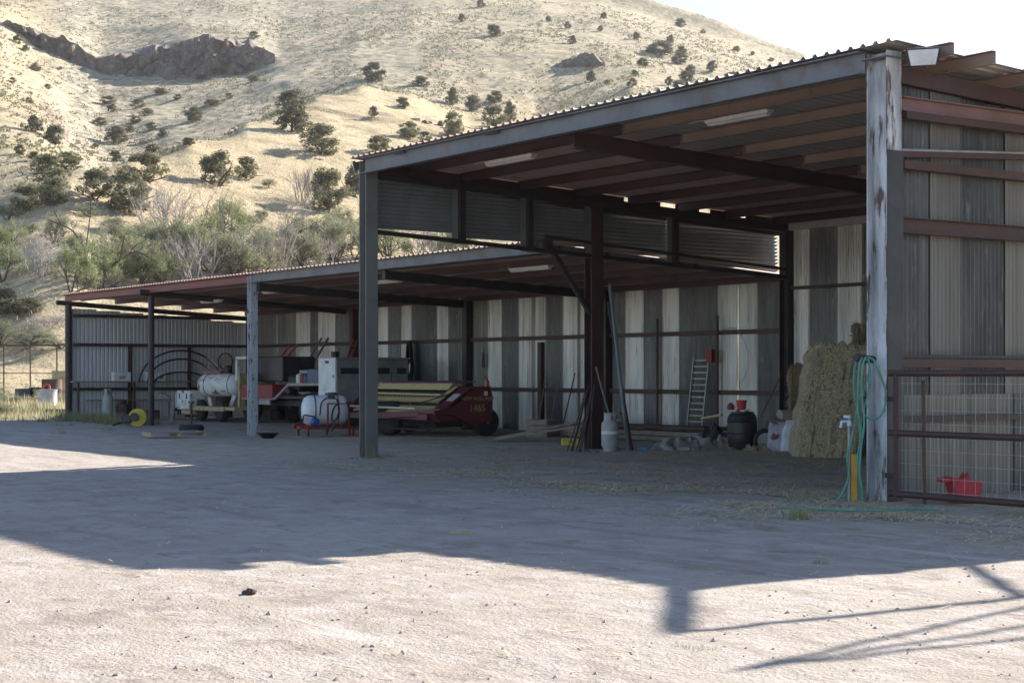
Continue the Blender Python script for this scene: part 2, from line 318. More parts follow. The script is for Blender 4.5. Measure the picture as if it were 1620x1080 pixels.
# the spur runs away from the viewer: its crest lies nearer at the gully end and farther towards the tall shed
CREST = {-300: (210, 176), 0: (210, 152), 60: (205, 145), 110: (195, 142), 160: (190, 150), 210: (190, 160), 300: (195, 184), 390: (198, 212), 440: (200, 228), 500: (202, 248), 570: (205, 270), 650: (205, 282), 740: (210, 296), 850: (240, 318)}
for k, (c0, c1) in CREST.items():
    COLS[k] = [((v if v <= 95 else 95 + (v - 95) * (c1 - 95) / (c0 - 95) if v <= c0 else c1 + (v - c0) * (385 - c1) / (385 - c0) if v < 385 else v), p) for v, p in COLS[k]]
def crest_v(px): return float(np.interp(px, sorted(CREST) + [1000, 1300], [CREST[k][1] for k in sorted(CREST)] + [300, 300]))
CK = np.array(sorted(COLS)); CZ = []
for k in CK:
    a = np.array(COLS[k], float); z = 1.5 + (590 - a[:, 1]) / FPX * a[:, 0]
    zz = np.interp(VG, a[:, 0], z); zz[VG < 70] = -.6
    ks = 5; zs = np.convolve(np.pad(zz, ks, mode='edge'), np.ones(2 * ks + 1) / (2 * ks + 1), 'valid')
    cl = np.clip((VG - 372) / 10, 0, 1) * np.clip((420 - VG) / 10, 0, 1)
    CZ.append(zs * (1 - cl) + zz * cl)
CZ = np.array(CZ)
def hill_noise(x, y, v):
    a = min(1, max(0, (v - 85) / 60)); b = min(1, max(0, (v - 75) / 30))
    n = .6 * a * noise.fractal(Vector((x * .02, y * .02, 1.)), .9, 2., 4) + .45 * b * noise.fractal(Vector((x * .11, y * .11, 5.)), .9, 2., 3)
    if v > 250: n += min(1, (v - 250) / 60) * (1.6 * noise.ridged_multi_fractal(Vector((x * .014, y * .014, 9.)), .9, 2., 3, 1., 2.) - 1.8)
    return n
PXG = np.concatenate([np.arange(-900, -60, 40), np.arange(-60, 1300, 6.5), np.arange(1300, 1800, 40), np.arange(1800, 4201, 200)])
HZ = np.array([np.interp(PXG, CK, CZ[:, j]) for j in range(len(VG))]).T      # [px, v]
HX = np.zeros_like(HZ); HY = np.zeros_like(HZ)
for i, px in enumerate(PXG):
    d = FW + RT * ((px - 810) / FPX)
    for j, v in enumerate(VG):
        p = CP + d * float(v); HX[i, j] = p.x; HY[i, j] = p.y; HZ[i, j] += hill_noise(p.x, p.y, v)
V = [(HX[i, j], HY[i, j], HZ[i, j]) for i in range(len(PXG)) for j in range(len(VG))]; n2 = len(VG)
F = [(i * n2 + j, (i + 1) * n2 + j, (i + 1) * n2 + j + 1, i * n2 + j + 1) for i in range(len(PXG) - 1) for j in range(n2 - 1)]
def hill_mat():
    m = bpy.data.materials.new('dry_grass_slope'); m.use_nodes = True; t = m.node_tree; N = t.nodes; L = t.links; b = N['Principled BSDF']
    b.inputs['Roughness'].default_value = 1.; b.inputs['Specular IOR Level'].default_value = .05
    g = N.new('ShaderNodeNewGeometry')
    def nz(s, d=6.):
        n = N.new('ShaderNodeTexNoise'); n.inputs['Scale'].default_value = s; n.inputs['Detail'].default_value = d; n.inputs['Roughness'].default_value = .65; L.new(g.outputs['Position'], n.inputs[0]); return n.outputs['Fac']
    def rmp(f, a, c): r = N.new('ShaderNodeMapRange'); r.inputs[1].default_value = a; r.inputs[2].default_value = c; L.new(f, r.inputs[0]); return r.outputs[0]
    def mx(f, a, c):
        x = N.new('ShaderNodeMix'); x.data_type = 'RGBA'; L.new(f, x.inputs[0])
        for i, q in ((6, a), (7, c)):
            if isinstance(q, tuple): x.inputs[i].default_value = (*q, 1)
            else: L.new(q, x.inputs[i])
        return x.outputs[2]
    at_ = N.new('ShaderNodeAttribute'); at_.attribute_name = 'brush_and_shade'
    c = mx(rmp(nz(.03), .38, .62), (.63, .52, .345), (.53, .43, .28))
    c = mx(rmp(nz(.25, 8), .48, .64), c, (.40, .33, .21))
    c = mx(rmp(nz(.9, 8), .54, .66), c, (.30, .26, .17))
    cc = mx(rmp(nz(.5, 9), .42, .56), (.58, .50, .375), (.28, .255, .19))
    cc = mx(rmp(nz(.12, 6), .52, .66), cc, (.38, .345, .255))
    c = mx(at_.outputs['Fac'], c, cc)
    c = mx(rmp(nz(.13, 7), .60, .70), c, (.25, .20, .165))
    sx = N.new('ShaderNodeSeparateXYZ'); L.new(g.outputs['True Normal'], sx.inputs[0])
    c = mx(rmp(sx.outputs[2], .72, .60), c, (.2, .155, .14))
    L.new(c, b.inputs['Base Color'])
    ad = N.new('ShaderNodeMath'); ad.operation = 'ADD'; L.new(nz(.8, 8), ad.inputs[0]); L.new(nz(3.5, 5), ad.inputs[1])
    bp = N.new('ShaderNodeBump'); bp.inputs['Strength'].default_value = .9; bp.inputs['Distance'].default_value = .5; L.new(ad.outputs[0], bp.inputs['Height']); L.new(bp.outputs[0], b.inputs['Normal'])
    return m
o = raw('hillside_terrain', V, F, hill_mat()); tag(o, kind='structure'); o.data.polygons.foreach_set('use_smooth', [True] * len(F))
att = o.data.attributes.new('brush_and_shade', 'FLOAT', 'POINT')      # brushier ground behind the spur, with gully shade painted into its grey
att.data.foreach_set('value', [float(np.clip((v - crest_v(px) - 2) / 8, 0, 1) * np.interp(px, [-60, 60, 110, 450, 600, 760, 1300], [.25, .35, 1, 1, .9, .6, .55])) for px in PXG for v in VG])
def hill_z(px, v):
    i = float(np.interp(px, PXG, np.arange(len(PXG)))); j = float(np.interp(v, VG, np.arange(len(VG))))
    i0 = min(int(i), len(PXG) - 2); j0 = min(int(j), len(VG) - 2); a = i - i0; b = j - j0
    return (1 - a) * ((1 - b) * HZ[i0, j0] + b * HZ[i0, j0 + 1]) + a * ((1 - b) * HZ[i0 + 1, j0] + b * HZ[i0 + 1, j0 + 1])
def hill_pt(px, v):
    p = CP + (FW + RT * ((px - 810) / FPX)) * v; return Vector((p.x, p.y, hill_z(px, v)))
def hill_see(px, py):
    """the first point of the slope met at that bearing and elevation"""
    v = 72.
    while v < 560:
        if 590 - (hill_z(px, v) - 1.5) / v * FPX <= py: break
        v += .7
    return hill_pt(px, v), v

# haze volume added over yard and hill, mostly standing in for lens glare
hz_ = MB().box((-230, 190, 108), (1900, 1900, 220)).build('haze', bpy.data.materials.new('glare_haze')); tag(hz_, 'thin haze added over the yard and hill in place of lens glare', 'haze', None, 'stuff')
hm = hz_.data.materials[0]; hm.use_nodes = True; hm.node_tree.nodes.clear()
hv = hm.node_tree.nodes.new('ShaderNodeVolumePrincipled'); hv.inputs['Color'].default_value = (.93, .95, 1, 1); hv.inputs['Density'].default_value = .0001; hv.inputs['Anisotropy'].default_value = .3
ho = hm.node_tree.nodes.new('ShaderNodeOutputMaterial'); hm.node_tree.links.new(hv.outputs[0], ho.inputs['Volume'])
# rock faces and outcrops
def cliff(name, label, pts, v0, depth, seed, nu=120, nv=22):
    """pts: (px, top, bottom) in bearing and elevation units at distance v0"""
    a = np.array(pts, float); us = np.linspace(a[0, 0], a[-1, 0], nu); P = []
    mb = MB()
    def pt(i, j):
        px = us[i]; top = np.interp(px, a[:, 0], a[:, 1]); bot = np.interp(px, a[:, 0], a[:, 2]); edge = min(1, 5 * min(i, nu - 1 - i) / nu)
        if j < nv: t = j / (nv - 1); py = bot + 6 + (top - bot - 6) * t; v = v0 - depth * .35 * (1 - t) * edge
        else: py = top + (j - nv) * 1.; v = v0 + depth * (j - nv + 1) / 2; t = 1
        p = CP + (FW + RT * ((px - 810) / FPX)) * v; p.z = 1.5 + (590 - py) / FPX * v
        q = Vector((p.x * .14, p.y * .14, p.z * .10 + seed)); n = noise.voronoi(q)[0]; n2_ = noise.voronoi(q * 2.7 + Vector((3, 1, 7)))[0]
        d = (n[1] - n[0]) * 6.5 + (n2_[1] - n2_[0]) * 2.6 + noise.fractal(q * 2.3, .9, 2., 4) * 1.6 - 1.6 + 1.2 * noise.cell(q * 1.9)
        d *= edge * (1 if j < nv else .4)
        p = p - FW * d; p.z += edge * 2.0 * noise.fractal(q * 1.4 + Vector((9, 9, 9)), .9, 2., 3)
        return p
    mb.grid(pt, nu, nv + 3, False)
    return tag(mb.build(name, rockm), label, 'rock')
cliff('rock_cliff', 'broad brown rock cliff band in shade high on the hillside', [(140, 94, 108), (175, 90, 122), (215, 84, 128), (250, 74, 134), (300, 63, 130), (340, 61, 118), (365, 66, 112), (395, 68, 118), (435, 86, 98)], 392, 9, 1.)
cliff('rock_cliff', 'narrow rock ledge climbing past the upper end of the broad cliff', [(-60, 22, 40), (0, 33, 50), (30, 41, 76), (60, 52, 82), (110, 68, 95), (150, 90, 106)], 391, 7, 4.)
def outcrop(name, label, px, py, wpx, hpx, seed):
    p, v = hill_see(px, py); mb = MB(); W = wpx / FPX * v; H = hpx / FPX * v
    for k in range(9):
        r = random.Random(seed * 31 + k); cx = (r.random() - .5) * W; s = H * (.35 + .5 * r.random()) * (1 - 1.2 * abs(cx) / W)
        c = RT * cx + FW * (r.random() * 2) + Vector((0, 0, s * .25))
        bm = bmesh.new(); bmesh.ops.create_icosphere(bm, subdivisions=2, radius=1)
        for q in bm.verts:
            n = noise.cell(q.co * 1.6 + Vector((k, seed, 0))) * .3 + noise.noise(q.co * 2.2 + Vector((k, 0, seed))) * .35
            q.co = q.co * (1 + n); q.co = Vector((q.co.x * s * 1.5, q.co.y * s * 1.2, q.co.z * s))
        bm.verts.index_update(); mb.add([q.co + c for q in bm.verts], [tuple(x.index for x in f.verts) for f in bm.faces]); bm.free()
    return tag(mb.build(name, rockm, None, p), label, 'rock')
outcrop('rock_outcrop', 'lone grey rock outcrop on the bare slope above the tall roof', 930, 106, 95, 26, 1)
outcrop('rock_outcrop', 'low brown rock ledge just above the tall roof line', 1165, 124, 120, 14, 2)
outcrop('rock_outcrop', 'broken rocks on the spur among small junipers above the gable', 668, 195, 110, 12, 3)
outcrop('rock_outcrop', 'scattered stones on the open slope beyond the gully', 45, 108, 110, 9, 4)

# ---------------------------------------------------------------- sheds
def wave_sheet(wd, ht, pitch, amp, kind='sin', lap=.0):
    """corrugated sheet: width along x, height along z, ribs running along z"""
    xs = []; n = max(1, int(round(wd / pitch)))
    if kind == 'sin':
        for i in range(n * 6 + 1): xs.append((i / (n * 6) * wd, amp * math.sin(i / 6 * 2 * PI)))
    else:
        for i in range(n):
            x0 = i * wd / n; p = wd / n
            xs += [(x0, 0), (x0 + p * .45, 0), (x0 + p * .58, amp), (x0 + p * .78, amp), (x0 + p * .91, 0)]
        xs += [(wd, 0), (wd + .06, 0)]
    V = [(x, y, z) for z in (0, ht) for x, y in xs]; k = len(xs)
    me = bpy.data.meshes.new('sheet'); me.from_pydata(V, [], [(i, i + 1, k + i + 1, k + i) for i in range(k - 1)])
    if kind == 'sin': me.polygons.foreach_set('use_smooth', [True] * (k - 1))
    return me
def sheet(me, name, m, parent, M):
    if m.name not in [q.name for q in me.materials if q]: me = me.copy(); me.materials.clear(); me.materials.append(m)
    o = link(name, me, parent); o.matrix_local = M; return o
def axes(loc, ex, ey, ez):
    return Matrix(((ex[0], ey[0], ez[0], loc[0]), (ex[1], ey[1], ez[1], loc[1]), (ex[2], ey[2], ez[2], loc[2]), (0, 0, 0, 1)))

tall = thing('tall_shed', 'tall open-fronted steel pole shed with corrugated roof and grey front beam', 'shed')
low = thing('low_shed', 'long low open-fronted pole shed with patchwork corrugated back wall', 'shed')
YB = 10.4
def roof_z(y): return 5.34 - .05 * y          # top of purlins, tall shed
def lroof_z(y): return 4.02 - .062 * (y - 3.9)
# posts
def post(parent, x, y, z1, d, b, m, z0=-.3, axis=(1, 0, 0), name='post', label=None):
    mb = MB(); mb.ibeam((x, y, z0), (x, y, z1), d, b, .016, axis); o = mb.build(name, m, parent)
    if label: o['label'] = label
    return o
post(tall, 12.3, 0, 5.30, .32, .25, whitepost, label='corner post with worn white paint over rust')
post(tall, 0, 0, 5.30, .25, .24, greypost, label='grey painted front post')
post(tall, 0, 5.1, 4.86, .25, .29, oxide, label='dark red middle column')
post(tall, 0, YB - .05, 4.75, .25, .25, dark)
post(tall, 12.3, YB - .1, 4.75, .25, .25, dark)
post(tall, 12.3, 5.1, 5.0, .2, .2, oxide)
MB().box((12.474, .0, 2.0), (.02, .262, 4.25)).build('side_plate', mat('post_shade_grey', (.035, .036, .04), (.06, .06, .064), rough=.55, scale=3, c3=(.2, .2, .22), mix3=(.66, .72), scale3=2.5), tall)  # plate added dark to stand in for shade on the post's lower side
MB().box((12.3, -.02, 5.22), (.40, .36, .012)).build('cap_plate', greyst, tall)
# front beam (channel) and rafters
MB().channel((12.13, -.13, 5.19), (.14, -.13, 5.19), .27, .12, .014, flip=-1).build('front_beam', greyst, tall)
for bx_ in (1.55, 4.4):
    MB().prism([(0, 0), (.14, 0), (0, .1)], 0, .3, 'x').build('bracket', greyst, tall, (bx_, -.12, 5.27)).rotation_euler = (0, 0, PI)
MB().ibeam((6.15, .0, 4.98), (6.15, YB - .1, 4.98 - .05 * YB), .24, .13, .012).build('rafter', oxide, tall)
MB().bar((0, .16, 5.06), (0, YB, 4.58), .1, .12).build('rafter', dark, tall)
MB().bar((12.3, .2, 5.06), (12.3, YB, 4.6), .12, .2).build('rafter', oxide, tall)
MB().box((6.15, YB - .12, 4.66), (12.0, .09, .22)).build('back_beam', mat('pale_beam', (.45, .42, .38), (.36, .33, .3), rough=.6, scale=3, c3=RUST, mix3=(.62, .7)), tall)
# purlins: red oxide over one half, tan over the other
py_ = [.28 + .66 * i for i in range(2)] + [2.1 + 1.32 * i for i in range(7)]
for i, y in enumerate(py_):
    z = roof_z(y) - .085
    MB().channel((-.12, y, z), (6.12, y, z), .16, .07, .008).build('purlin', oxide, tall)
    e = 13.12 + .15 * ((i * 37) % 5) / 5
    MB().channel((6.2, y, z), (e, y, z), .16, .07, .008).build('purlin', tanpurlin, tall)
# roof sheets
L_ = YB + .62; ang = math.atan(.05); ey = Vector((0, math.cos(ang), -math.sin(ang))); en = Vector((0, math.sin(ang), math.cos(ang)))
ns = 13; wsh = 12.9 / ns; me_r = wave_sheet(wsh + .01, L_, .2, .035, 'trap')
for i in range(ns):
    x = -.24 + i * wsh; dz = .0015 * (i % 2)
    sheet(me_r, 'roof_sheet', roofred if x < 5.6 else roofm, tall, axes((x, -.26, roof_z(-.26) + .004 + dz), (1, 0, 0), en, ey))
# side cladding above the low shed: sheets with level ribs between dark studs
st_y = [.14, 2.0, 3.55, 5.1, 7.2, 10.3]
for a, b in zip(st_y, st_y[1:]):
    za = 4.10 - .047 * a - (.13 if a > 3 else 0); h = .86 if a < 3 else 1.0
    sl = -.047
    me_c = wave_sheet(h + .08, b - a + .06, .076, .012)
    exv = Vector((0, sl, 1)).normalized(); ezv = Vector((0, 1, sl)).normalized()
    sheet(me_c, 'cladding_sheet', pl_clad, tall, axes((-.062 - .026 * st_y.index(a), a + .01, za + .02), exv, (1, 0, 0), ezv))
MB().bar((-.045, 10.3, 3.5), (-.045, 10.3, 4.6), .006, .3, (0, 1, 0)).build('joint_cover', pl_clad, tall)
for y in st_y[1:-1]: MB().bar((-.045, y - .09, 4.0 - .047 * y), (-.045, y - .09, 5.06 - .05 * y), .006, .2, (0, 1, 0)).build('joint_cover', pl_clad, tall)
for y in st_y[1:3] + st_y[4:5]:
    MB().bar((.0, y, 4.05 - .047 * y), (.0, y, 5.02 - .05 * y), .1, .12, (0, 1, 0)).build('stud', dark, tall)
MB().bar((0.02, .12, 4.04), (0.02, YB, 3.55), .09, .075).build('girt', dark, tall)
MB().bar((0.04, 3.95, 4.0), (0.04, 4.98, 2.68), .09, .09).build('brace', dark, tall)
MB().box((.03, 3.95, 3.96), (.14, .16, .22)).build('brace_plate', dark, tall)
MB().bar((0.03, 3.9, 4.13), (0.03, YB, 3.72), .06, .06).build('girt', dark, tall)
MB().bar((-.19, .02, 5.11), (-.19, YB + .1, 5.11 - .05 * YB), .012, .28).build('closure_strip', oxide, tall)
gaps = [0.02, 6.0, 6.35, 6.95, 7.35, 8.0, 8.3, 9.05, 9.3, YB + .1]
for a, b in zip(gaps[0::2], gaps[1::2]): MB().bar((-.18, a, 5.29 - .05 * a), (-.18, b, 5.29 - .05 * b), .012, .09).build('closure_strip', oxide, tall)
# back wall of the tall shed (behind the bales)
def back_panels(parent, edges, ht, y, z0=-.12, jit=.0):
    ht += .14
    for i, (xa, xb, tone) in enumerate(edges):
        wd = xb - xa + .02; dz = random.uniform(-.02, .02)
        me = wave_sheet(wd, ht + dz, .076, .011)
        sheet(me, 'wall_panel', {'L': pl_light, 'M': pl_mid, 'D': pl_dark}[tone], parent, axes((xa, y + .012 * (i % 2), z0), (1, 0, 0), (0, 1, 0), (0, 0, 1)))
ed = [(.1, .55, 'L'), (.55, 1.4, 'D'), (1.4, 2.05, 'L'), (2.05, 2.75, 'D'), (2.75, 3.4, 'L')]
x = 3.4
while x < 12.1: ed.append((x, min(12.2, x + .76), 'DLDDL'[int(x * 1.3) % 5])); x += .76
back_panels(tall, ed, 4.62, YB)
for z in (1.05, 3.32): MB().box((6.15, YB - .06, z), (12.0, .08, .07)).build('girt', dark, tall)
# clad side wall beyond the corner post, girts outside it
yy = [.22, .86, 1.42, 2.26, 2.95, 3.7, 4.5, 5.3, 6.1, 6.9, 7.7, 8.5, 9.3, 10.3]
for i, (a, b) in enumerate(zip(yy, yy[1:])):
    me = wave_sheet(b - a + .02, 5.12 - .05 * a - 1.2, .076, .011)
    sheet(me, 'wall_panel', [pl_dark, pl_old, pl_dark, pl_old, pl_mid][i % 5], tall, axes((12.24 + .012 * (i % 2), a, 1.2), (0, 1, 0), (1, 0, 0), (0, 0, 1)))
yy = [.22, .72, 1.5, 2.4, 3.2, 4.1, 5, 6, 7, 8, 9, 10.3]
for i, (a, b) in enumerate(zip(yy, yy[1:])):
    me = wave_sheet(b - a + .02, 1.24, .076, .011)
    sheet(me, 'wall_panel', [pl_old, pl_mid, pl_old, pl_dark][i % 4], tall, axes((12.275 + .012 * (i % 2), a, .0 + .06 * ((i * 3) % 3)), (0, 1, 0), (1, 0, 0), (0, 0, 1)))
MB().channel((12.36, .17, 4.70), (12.36, YB, 4.72), .17, .10, .012).build('girt', pinkox, tall)
MB().box((12.42, 5.2, 4.565), (.12, 10.0, .09)).build('girt', oxide, tall)
MB().tube([(12.42, .17, 4.15), (12.42, YB, 4.75)], .016, 8).build('girt', galvp, tall)
MB().bar((12.40, .17, 4.10), (12.40, YB, 4.70), .05, .07).build('girt', oxide, tall)
MB().box((12.38, 5.2, 3.98), (.12, 10.0, .10)).build('girt', oxide, tall)
MB().channel((12.36, .17, 3.26), (12.36, YB, 3.26), .19, .09, .012).build('girt', oxide, tall)
for z, h in ((1.62, .10), (.95, .07)): MB().box((12.37, 5.2, z), (.1, 10.0, h)).build('girt', oxide if z > 1 else dark, tall)
MB().box((12.37, 5.2, 1.70), (.05, 10.0, .04)).build('girt', dark, tall)

# ---- low shed
post(low, -12.8, 3.9, 3.99, .20, .20, peelpost, label='front post with peeling white paint')
MB().tube([(-19.5, 3.92, -.2), (-19.5, 3.92, 3.80)], .085, 12).build('post', dark, low)
MB().tube([(-26.3, 3.9, -.2), (-26.3, 3.9, 3.74)], .11, 12).build('post', dark, low)
for x in (-6.25, -12.5, -18.9, -26.2):
    MB().bar((x, YB - .12, -.2), (x, YB - .12, 3.58), .22, .2, (0, 1, 0)).build('post', oxide if x == -18.9 else dark, low)
MB().channel((.0, 3.86, 3.93), (-12.68, 3.86, 3.93), .24, .10, .012, flip=-1).build('front_beam', greyst, low)
MB().channel((-12.92, 3.86, 3.91), (-26.5, 3.86, 3.91), .20, .09, .012, flip=-1).build('front_beam', mat('red_fascia', (.20, .05, .045), (.16, .045, .04), rough=.55, scale=2), low)
for x in (-6.25, -12.6): MB().bar((x, 3.96, 3.70), (x, YB - .1, 3.40), .14, .20).build('rafter', dark, low)
MB().tube([(-19.5, 3.55, 3.83), (-19.5, YB - .1, 3.42)], .09, 10).build('rafter', dark, low)
MB().tube([(-26.3, 3.5, 3.77), (-26.3, YB, 3.36)], .08, 10).build('rafter', dark, low)
for i in range(6):
    y = 4.35 + 1.17 * i; z = lroof_z(y) - .082
    MB().channel((-.1, y, z), (-12.75, y, z), .14, .07, .008).build('purlin', oxide, low)
    MB().channel((-12.78, y, z), (-26.45, y, z), .14, .07, .008).build('purlin', oxide, low)
L2 = YB - 3.9 + .55; ang = math.atan(.062); ey = Vector((0, math.cos(ang), -math.sin(ang))); en = Vector((0, math.sin(ang), math.cos(ang)))
ns = 27; wsh = 26.5 / ns; me_r = wave_sheet(wsh + .01, L2, .2, .035, 'trap')
for i in range(ns):
    x = -26.62 + i * wsh
    sheet(me_r, 'roof_sheet', roofred, low, axes((x, 3.68, lroof_z(3.68) - .006 + .0015 * (i % 2)), (1, 0, 0), en, ey))
def bx(px):    # bearing to place along the back wall
    d = FW + RT * ((px - 810) / FPX); return CP.x + d.x * (YB - CP.y) / d.y
seq = [(404, 'M'), (438, 'D'), (452, 'M'), (468, 'L'), (490, 'D'), (503, 'L'), (517, 'L'), (529, 'D'), (546, 'D'), (566, 'M'), (582, 'D'), (598, 'L'), (613, 'D'), (634, 'L'), (650, 'D'), (670, 'D'), (691, 'L'), (708, 'D'), (730, 'L'), (743, 'M'), (771, 'L'), (793, 'D'), (820, 'L'), (840, 'M'), (846, 'L'), (862, 'D'), (890, 'L'), (912, 'D'), (917, 'L'), (940, 'L'), (958, 'D'), (988, 'L'), (1017, 'D'), (1047, 'L'), (1073, 'D'), (1100, 'D'), (1135, 'L'), (1166, 'L'), (1197, 'D'), (1232, 'L'), (1250, 'L')]
ed = [(bx(a), bx(b), t) for (a, t), (b, _) in zip(seq, seq[1:])]
back_panels(low, ed, 3.56, YB)
for z, x0, x1 in ((2.40, -26.1, -.15), (1.05, -26.1, -.15)):
    for a, b in ((x0, -18.9), (-18.9, -12.5), (-12.5, -6.25), (-6.25, x1)):
        MB().box(((a + b) / 2, YB - .06, z + .01 * (a % 2)), (b - a - .02, .08, .10)).build('girt', oxide, low)
MB().box((-9.05, YB - .09, 1.15), (.16, .1, 2.3)).build('stud', oxide, low)
# end wall at the far end of the low shed
x = 3.98; i = 0; me_e = wave_sheet(.82, 3.65, .135, .012, 'trap')
while x < 10.3:
    sheet(me_e, 'wall_panel', pl_end, low, axes((-26.36 - .008 * (i % 2), x, -.06 - .062 * (x - 3.9)), (0, 1, 0), (-1, 0, 0), (0, 0, 1))); x += .81; i += 1
for z in (3.36, 2.42, .98): MB().box((-26.24, 7.15, z), (.09, 6.2, .10)).build('girt', dark if z > 3 or z < 1 else oxide, low)
for y in (5.95, 8.05): MB().box((-26.22, y, 1.2), (.1, .1, 2.4)).build('stud', oxide, low)

# ---- neighbouring side shed past the end wall of the tall shed, with outrigger frame and poles, unseen, added to cast shadows
side = thing('side_shed', 'lower shed roof adjoining the clad side wall beyond the pipe gate', 'shed')
me_r = wave_sheet(.9, 7.6, .2, .035, 'trap')
for i in range(4): sheet(me_r, 'roof_sheet', roofm, side, axes((12.42 + i * .89, 2.25, 5.28 + .003 * (i % 2)), (1, 0, 0), (0, .05, 1), Vector((0, 1, -.05)).normalized()))
for x, y in ((15.9, 2.5), (15.9, 9.6)): MB().bar((x, y, -.2), (x, y, 5.1), .15, .15, (0, 1, 0)).build('post', oxide, side)
MB().box((14.5, 2.5, 5.14), (2.9, .1, .2)).build('front_beam', oxide, side)
MB().bar((15.7, 2.62, 5.4), (17.29, 1.27, 5.4), .19, .03).build('shadow_arm', oxide, side)  # unseen frame, added for its shadow on the yard
MB().bar((17.31, 1.25, 5.42), (17.75, 8.5, 5.4), .07, .07).build('shadow_rail', oxide, side)
MB().bar((16.0, 5.2, 5.3), (17.5, 4.1, 5.42), .07, .07).build('shadow_strut', oxide, side)
der = thing('shadow_poles', 'unseen converging poles added to cast thin shadows beside the side shed', 'shadow caster', (18.2, 6.5, 0))  # poles out of view, added only for their fan of shadows
for (a, b, c), e, r in (((-1.6, 3.0, 5.2), (0, -4.6, 6), .034), ((-.2, 3.5, 5.0), (0, -4.6, 6), .034), ((1.2, 3.5, 4.6), (0, -4.6, 6), .034), ((-1.5, 2.5, 5.2), (.6, -1, 5.3), .03), ((-.9, .2, 5.5), (1.0, 2.5, 4.8), .025), ((.05, -2.5, 5.8), (1.0, 2.2, 4.8), .025), ((-.1, -1.5, 5.7), (-.9, .8, 5.4), .025)):
    MB().tube([(a, b, c), e], r, 6).build('pole', rustm, der)
for x, y in ((-1.6, 3.0), (1.2, 3.5)): MB().tube([(x, y, -.2), (x, y, 5.2 if x < 0 else 4.6)], .06, 6).build('leg', rustm, der)

# ---------------------------------------------------------------- lamps (unlit)
def tube_lamp(label, x0, x1, y, z):
    t = thing('tube_light', label, 'light', ((x0 + x1) / 2, y, z), 0, 'unlit tube lights under the roofs'); l = x1 - x0
    MB().prism([(-.07, .05), (.07, .05), (.05, .0), (-.05, .0)], -l / 2, l / 2, 'x').build('housing', lampw, t)
    for s in (-1, 1): MB().tube([(-l / 2 + .03, s * .03, -.018), (l / 2 - .03, s * .03, -.018)], .016, 8).build('lamp_tube', white, t)
    MB().tube([(-l / 2, 0, .04), (-l / 2 - .2, .03, .08), (-l / 2 - .5, .06, .07)], .008, 5).build('cable', lampw, t)
tube_lamp('unlit tube light under tall roof nearest the gable cladding', 2.05, 3.45, 1.2, 5.11)
tube_lamp('unlit tube light under tall roof beyond the red rafter', 7.8, 9.1, 1.2, 5.11)
tube_lamp('unlit tube light under low roof seen beside the diagonal brace', -3.45, -2.0, 5.5, 3.70)
tube_lamp('unlit tube light under low roof peeking past the grey front post', -9.35, -8.05, 5.5, 3.70)
tube_lamp('unlit tube light under low roof next to the peeling white post', -15.4, -14.0, 5.5, 3.70)
tube_lamp('unlit tube light under low roof above the end wall shelf', -20.4, -19.0, 5.9, 3.62)
def flood(label, loc, rz, s=1., tilt=.35):
    t = thing('floodlight', label, 'light', loc, rz)
    b = MB(); b.prism([(-.24 * s, -.16 * s), (.24 * s, -.16 * s), (.30 * s, .16 * s), (-.30 * s, .16 * s)], .0, .05, 'y'); b.prism([(-.2 * s, -.12 * s), (.2 * s, -.12 * s), (.22 * s, .12 * s), (-.22 * s, .12 * s)], .05, .16, 'y')
    o = b.build('housing', blackp, t); o.rotation_euler = (tilt, 0, .0)
    for k in range(6): f = MB().box(((-.18 + .07 * k) * s, .19, 0), (.012, .06, .22 * s)).build('cooling_fin', blackp, o)
    g = MB().prism([(-.21 * s, -.135 * s), (.21 * s, -.135 * s), (.265 * s, .135 * s), (-.265 * s, .135 * s)], -.012, -.002, 'y').build('lens', white, o)
    MB().tube([(0, .15, 0), (0, .3, -.05)], .02, 6).build('mount', dark, t)
flood('floodlight with white lens on the corner post top under roof edge', (12.92, -.02, 5.15), AZ - .3, .66, .3)
flood('small black floodlight on top of the grey front post', (-.32, -.12, 5.22), AZ - 1.5, .55, .25)

# ---------------------------------------------------------------- gate, hose, standpipe
gate = thing('pipe_gate', 'rusty pipe gate with wire mesh hung from the corner post', 'gate', (12.6, -.12, 0))
for z in (1.5, .8, .09): MB().tube([(-.1, 0, z), (4.0, 0, z)], .038, 10).build('rail', oxide, gate)
for x, r in ((0, .035), (4.0, .035), (2.0, .03)): MB().tube([(x, 0, .05), (x, 0, 1.52)], r, 10).build('stile', oxide, gate)
MB().tube([(.42, .01, .0), (.40, .01, 1.42)], .022, 8).build('stay', rustm, gate)
for k in range(9):
    z = .14 + k * .155; MB().tube([(0, .03, z), (4.0, .03, z)], .003, 4, caps=False).build('wire', galvp, gate)
for k in range(26): MB().tube([(.06 + k * .153, .034, .08), (.06 + k * .153, .034, 1.48)], .002, 4, caps=False).build('wire', galvp, gate)
for z in (.3, 1.2): MB().box((-.08, 0, z), (.16, .05, .06)).build('hinge', dark, gate)
HP = Vector((12.28, -.36, 0)); SC = 19.35 / FPX
def hp(px, py, d=0.): q = HP + RT * ((px - 1393) * SC) - FW * d; return (q.x, q.y, 1.5 + (590 - py) * SC)
def zp(x, y, d=0.): return hp(1340 + x * .2687, 540 + y * .2687, d)
def smooth_path(pts, n=5):
    P = [Vector(p) for p in pts]; out = []
    for i in range(len(P) - 1):
        a = P[max(i - 1, 0)]; b = P[i]; c = P[i + 1]; d = P[min(i + 2, len(P) - 1)]
        for k in range(n):
            t = k / n; out.append(.5 * ((2 * b) + (c - a) * t + (2 * a - 5 * b + 4 * c - d) * t * t + (3 * b - a - 3 * c + d) * t ** 3))
    return out + [P[-1]]
hose = thing('garden_hose', 'coiled green garden hose hung on the corner post', 'hose', (0, 0, 0))
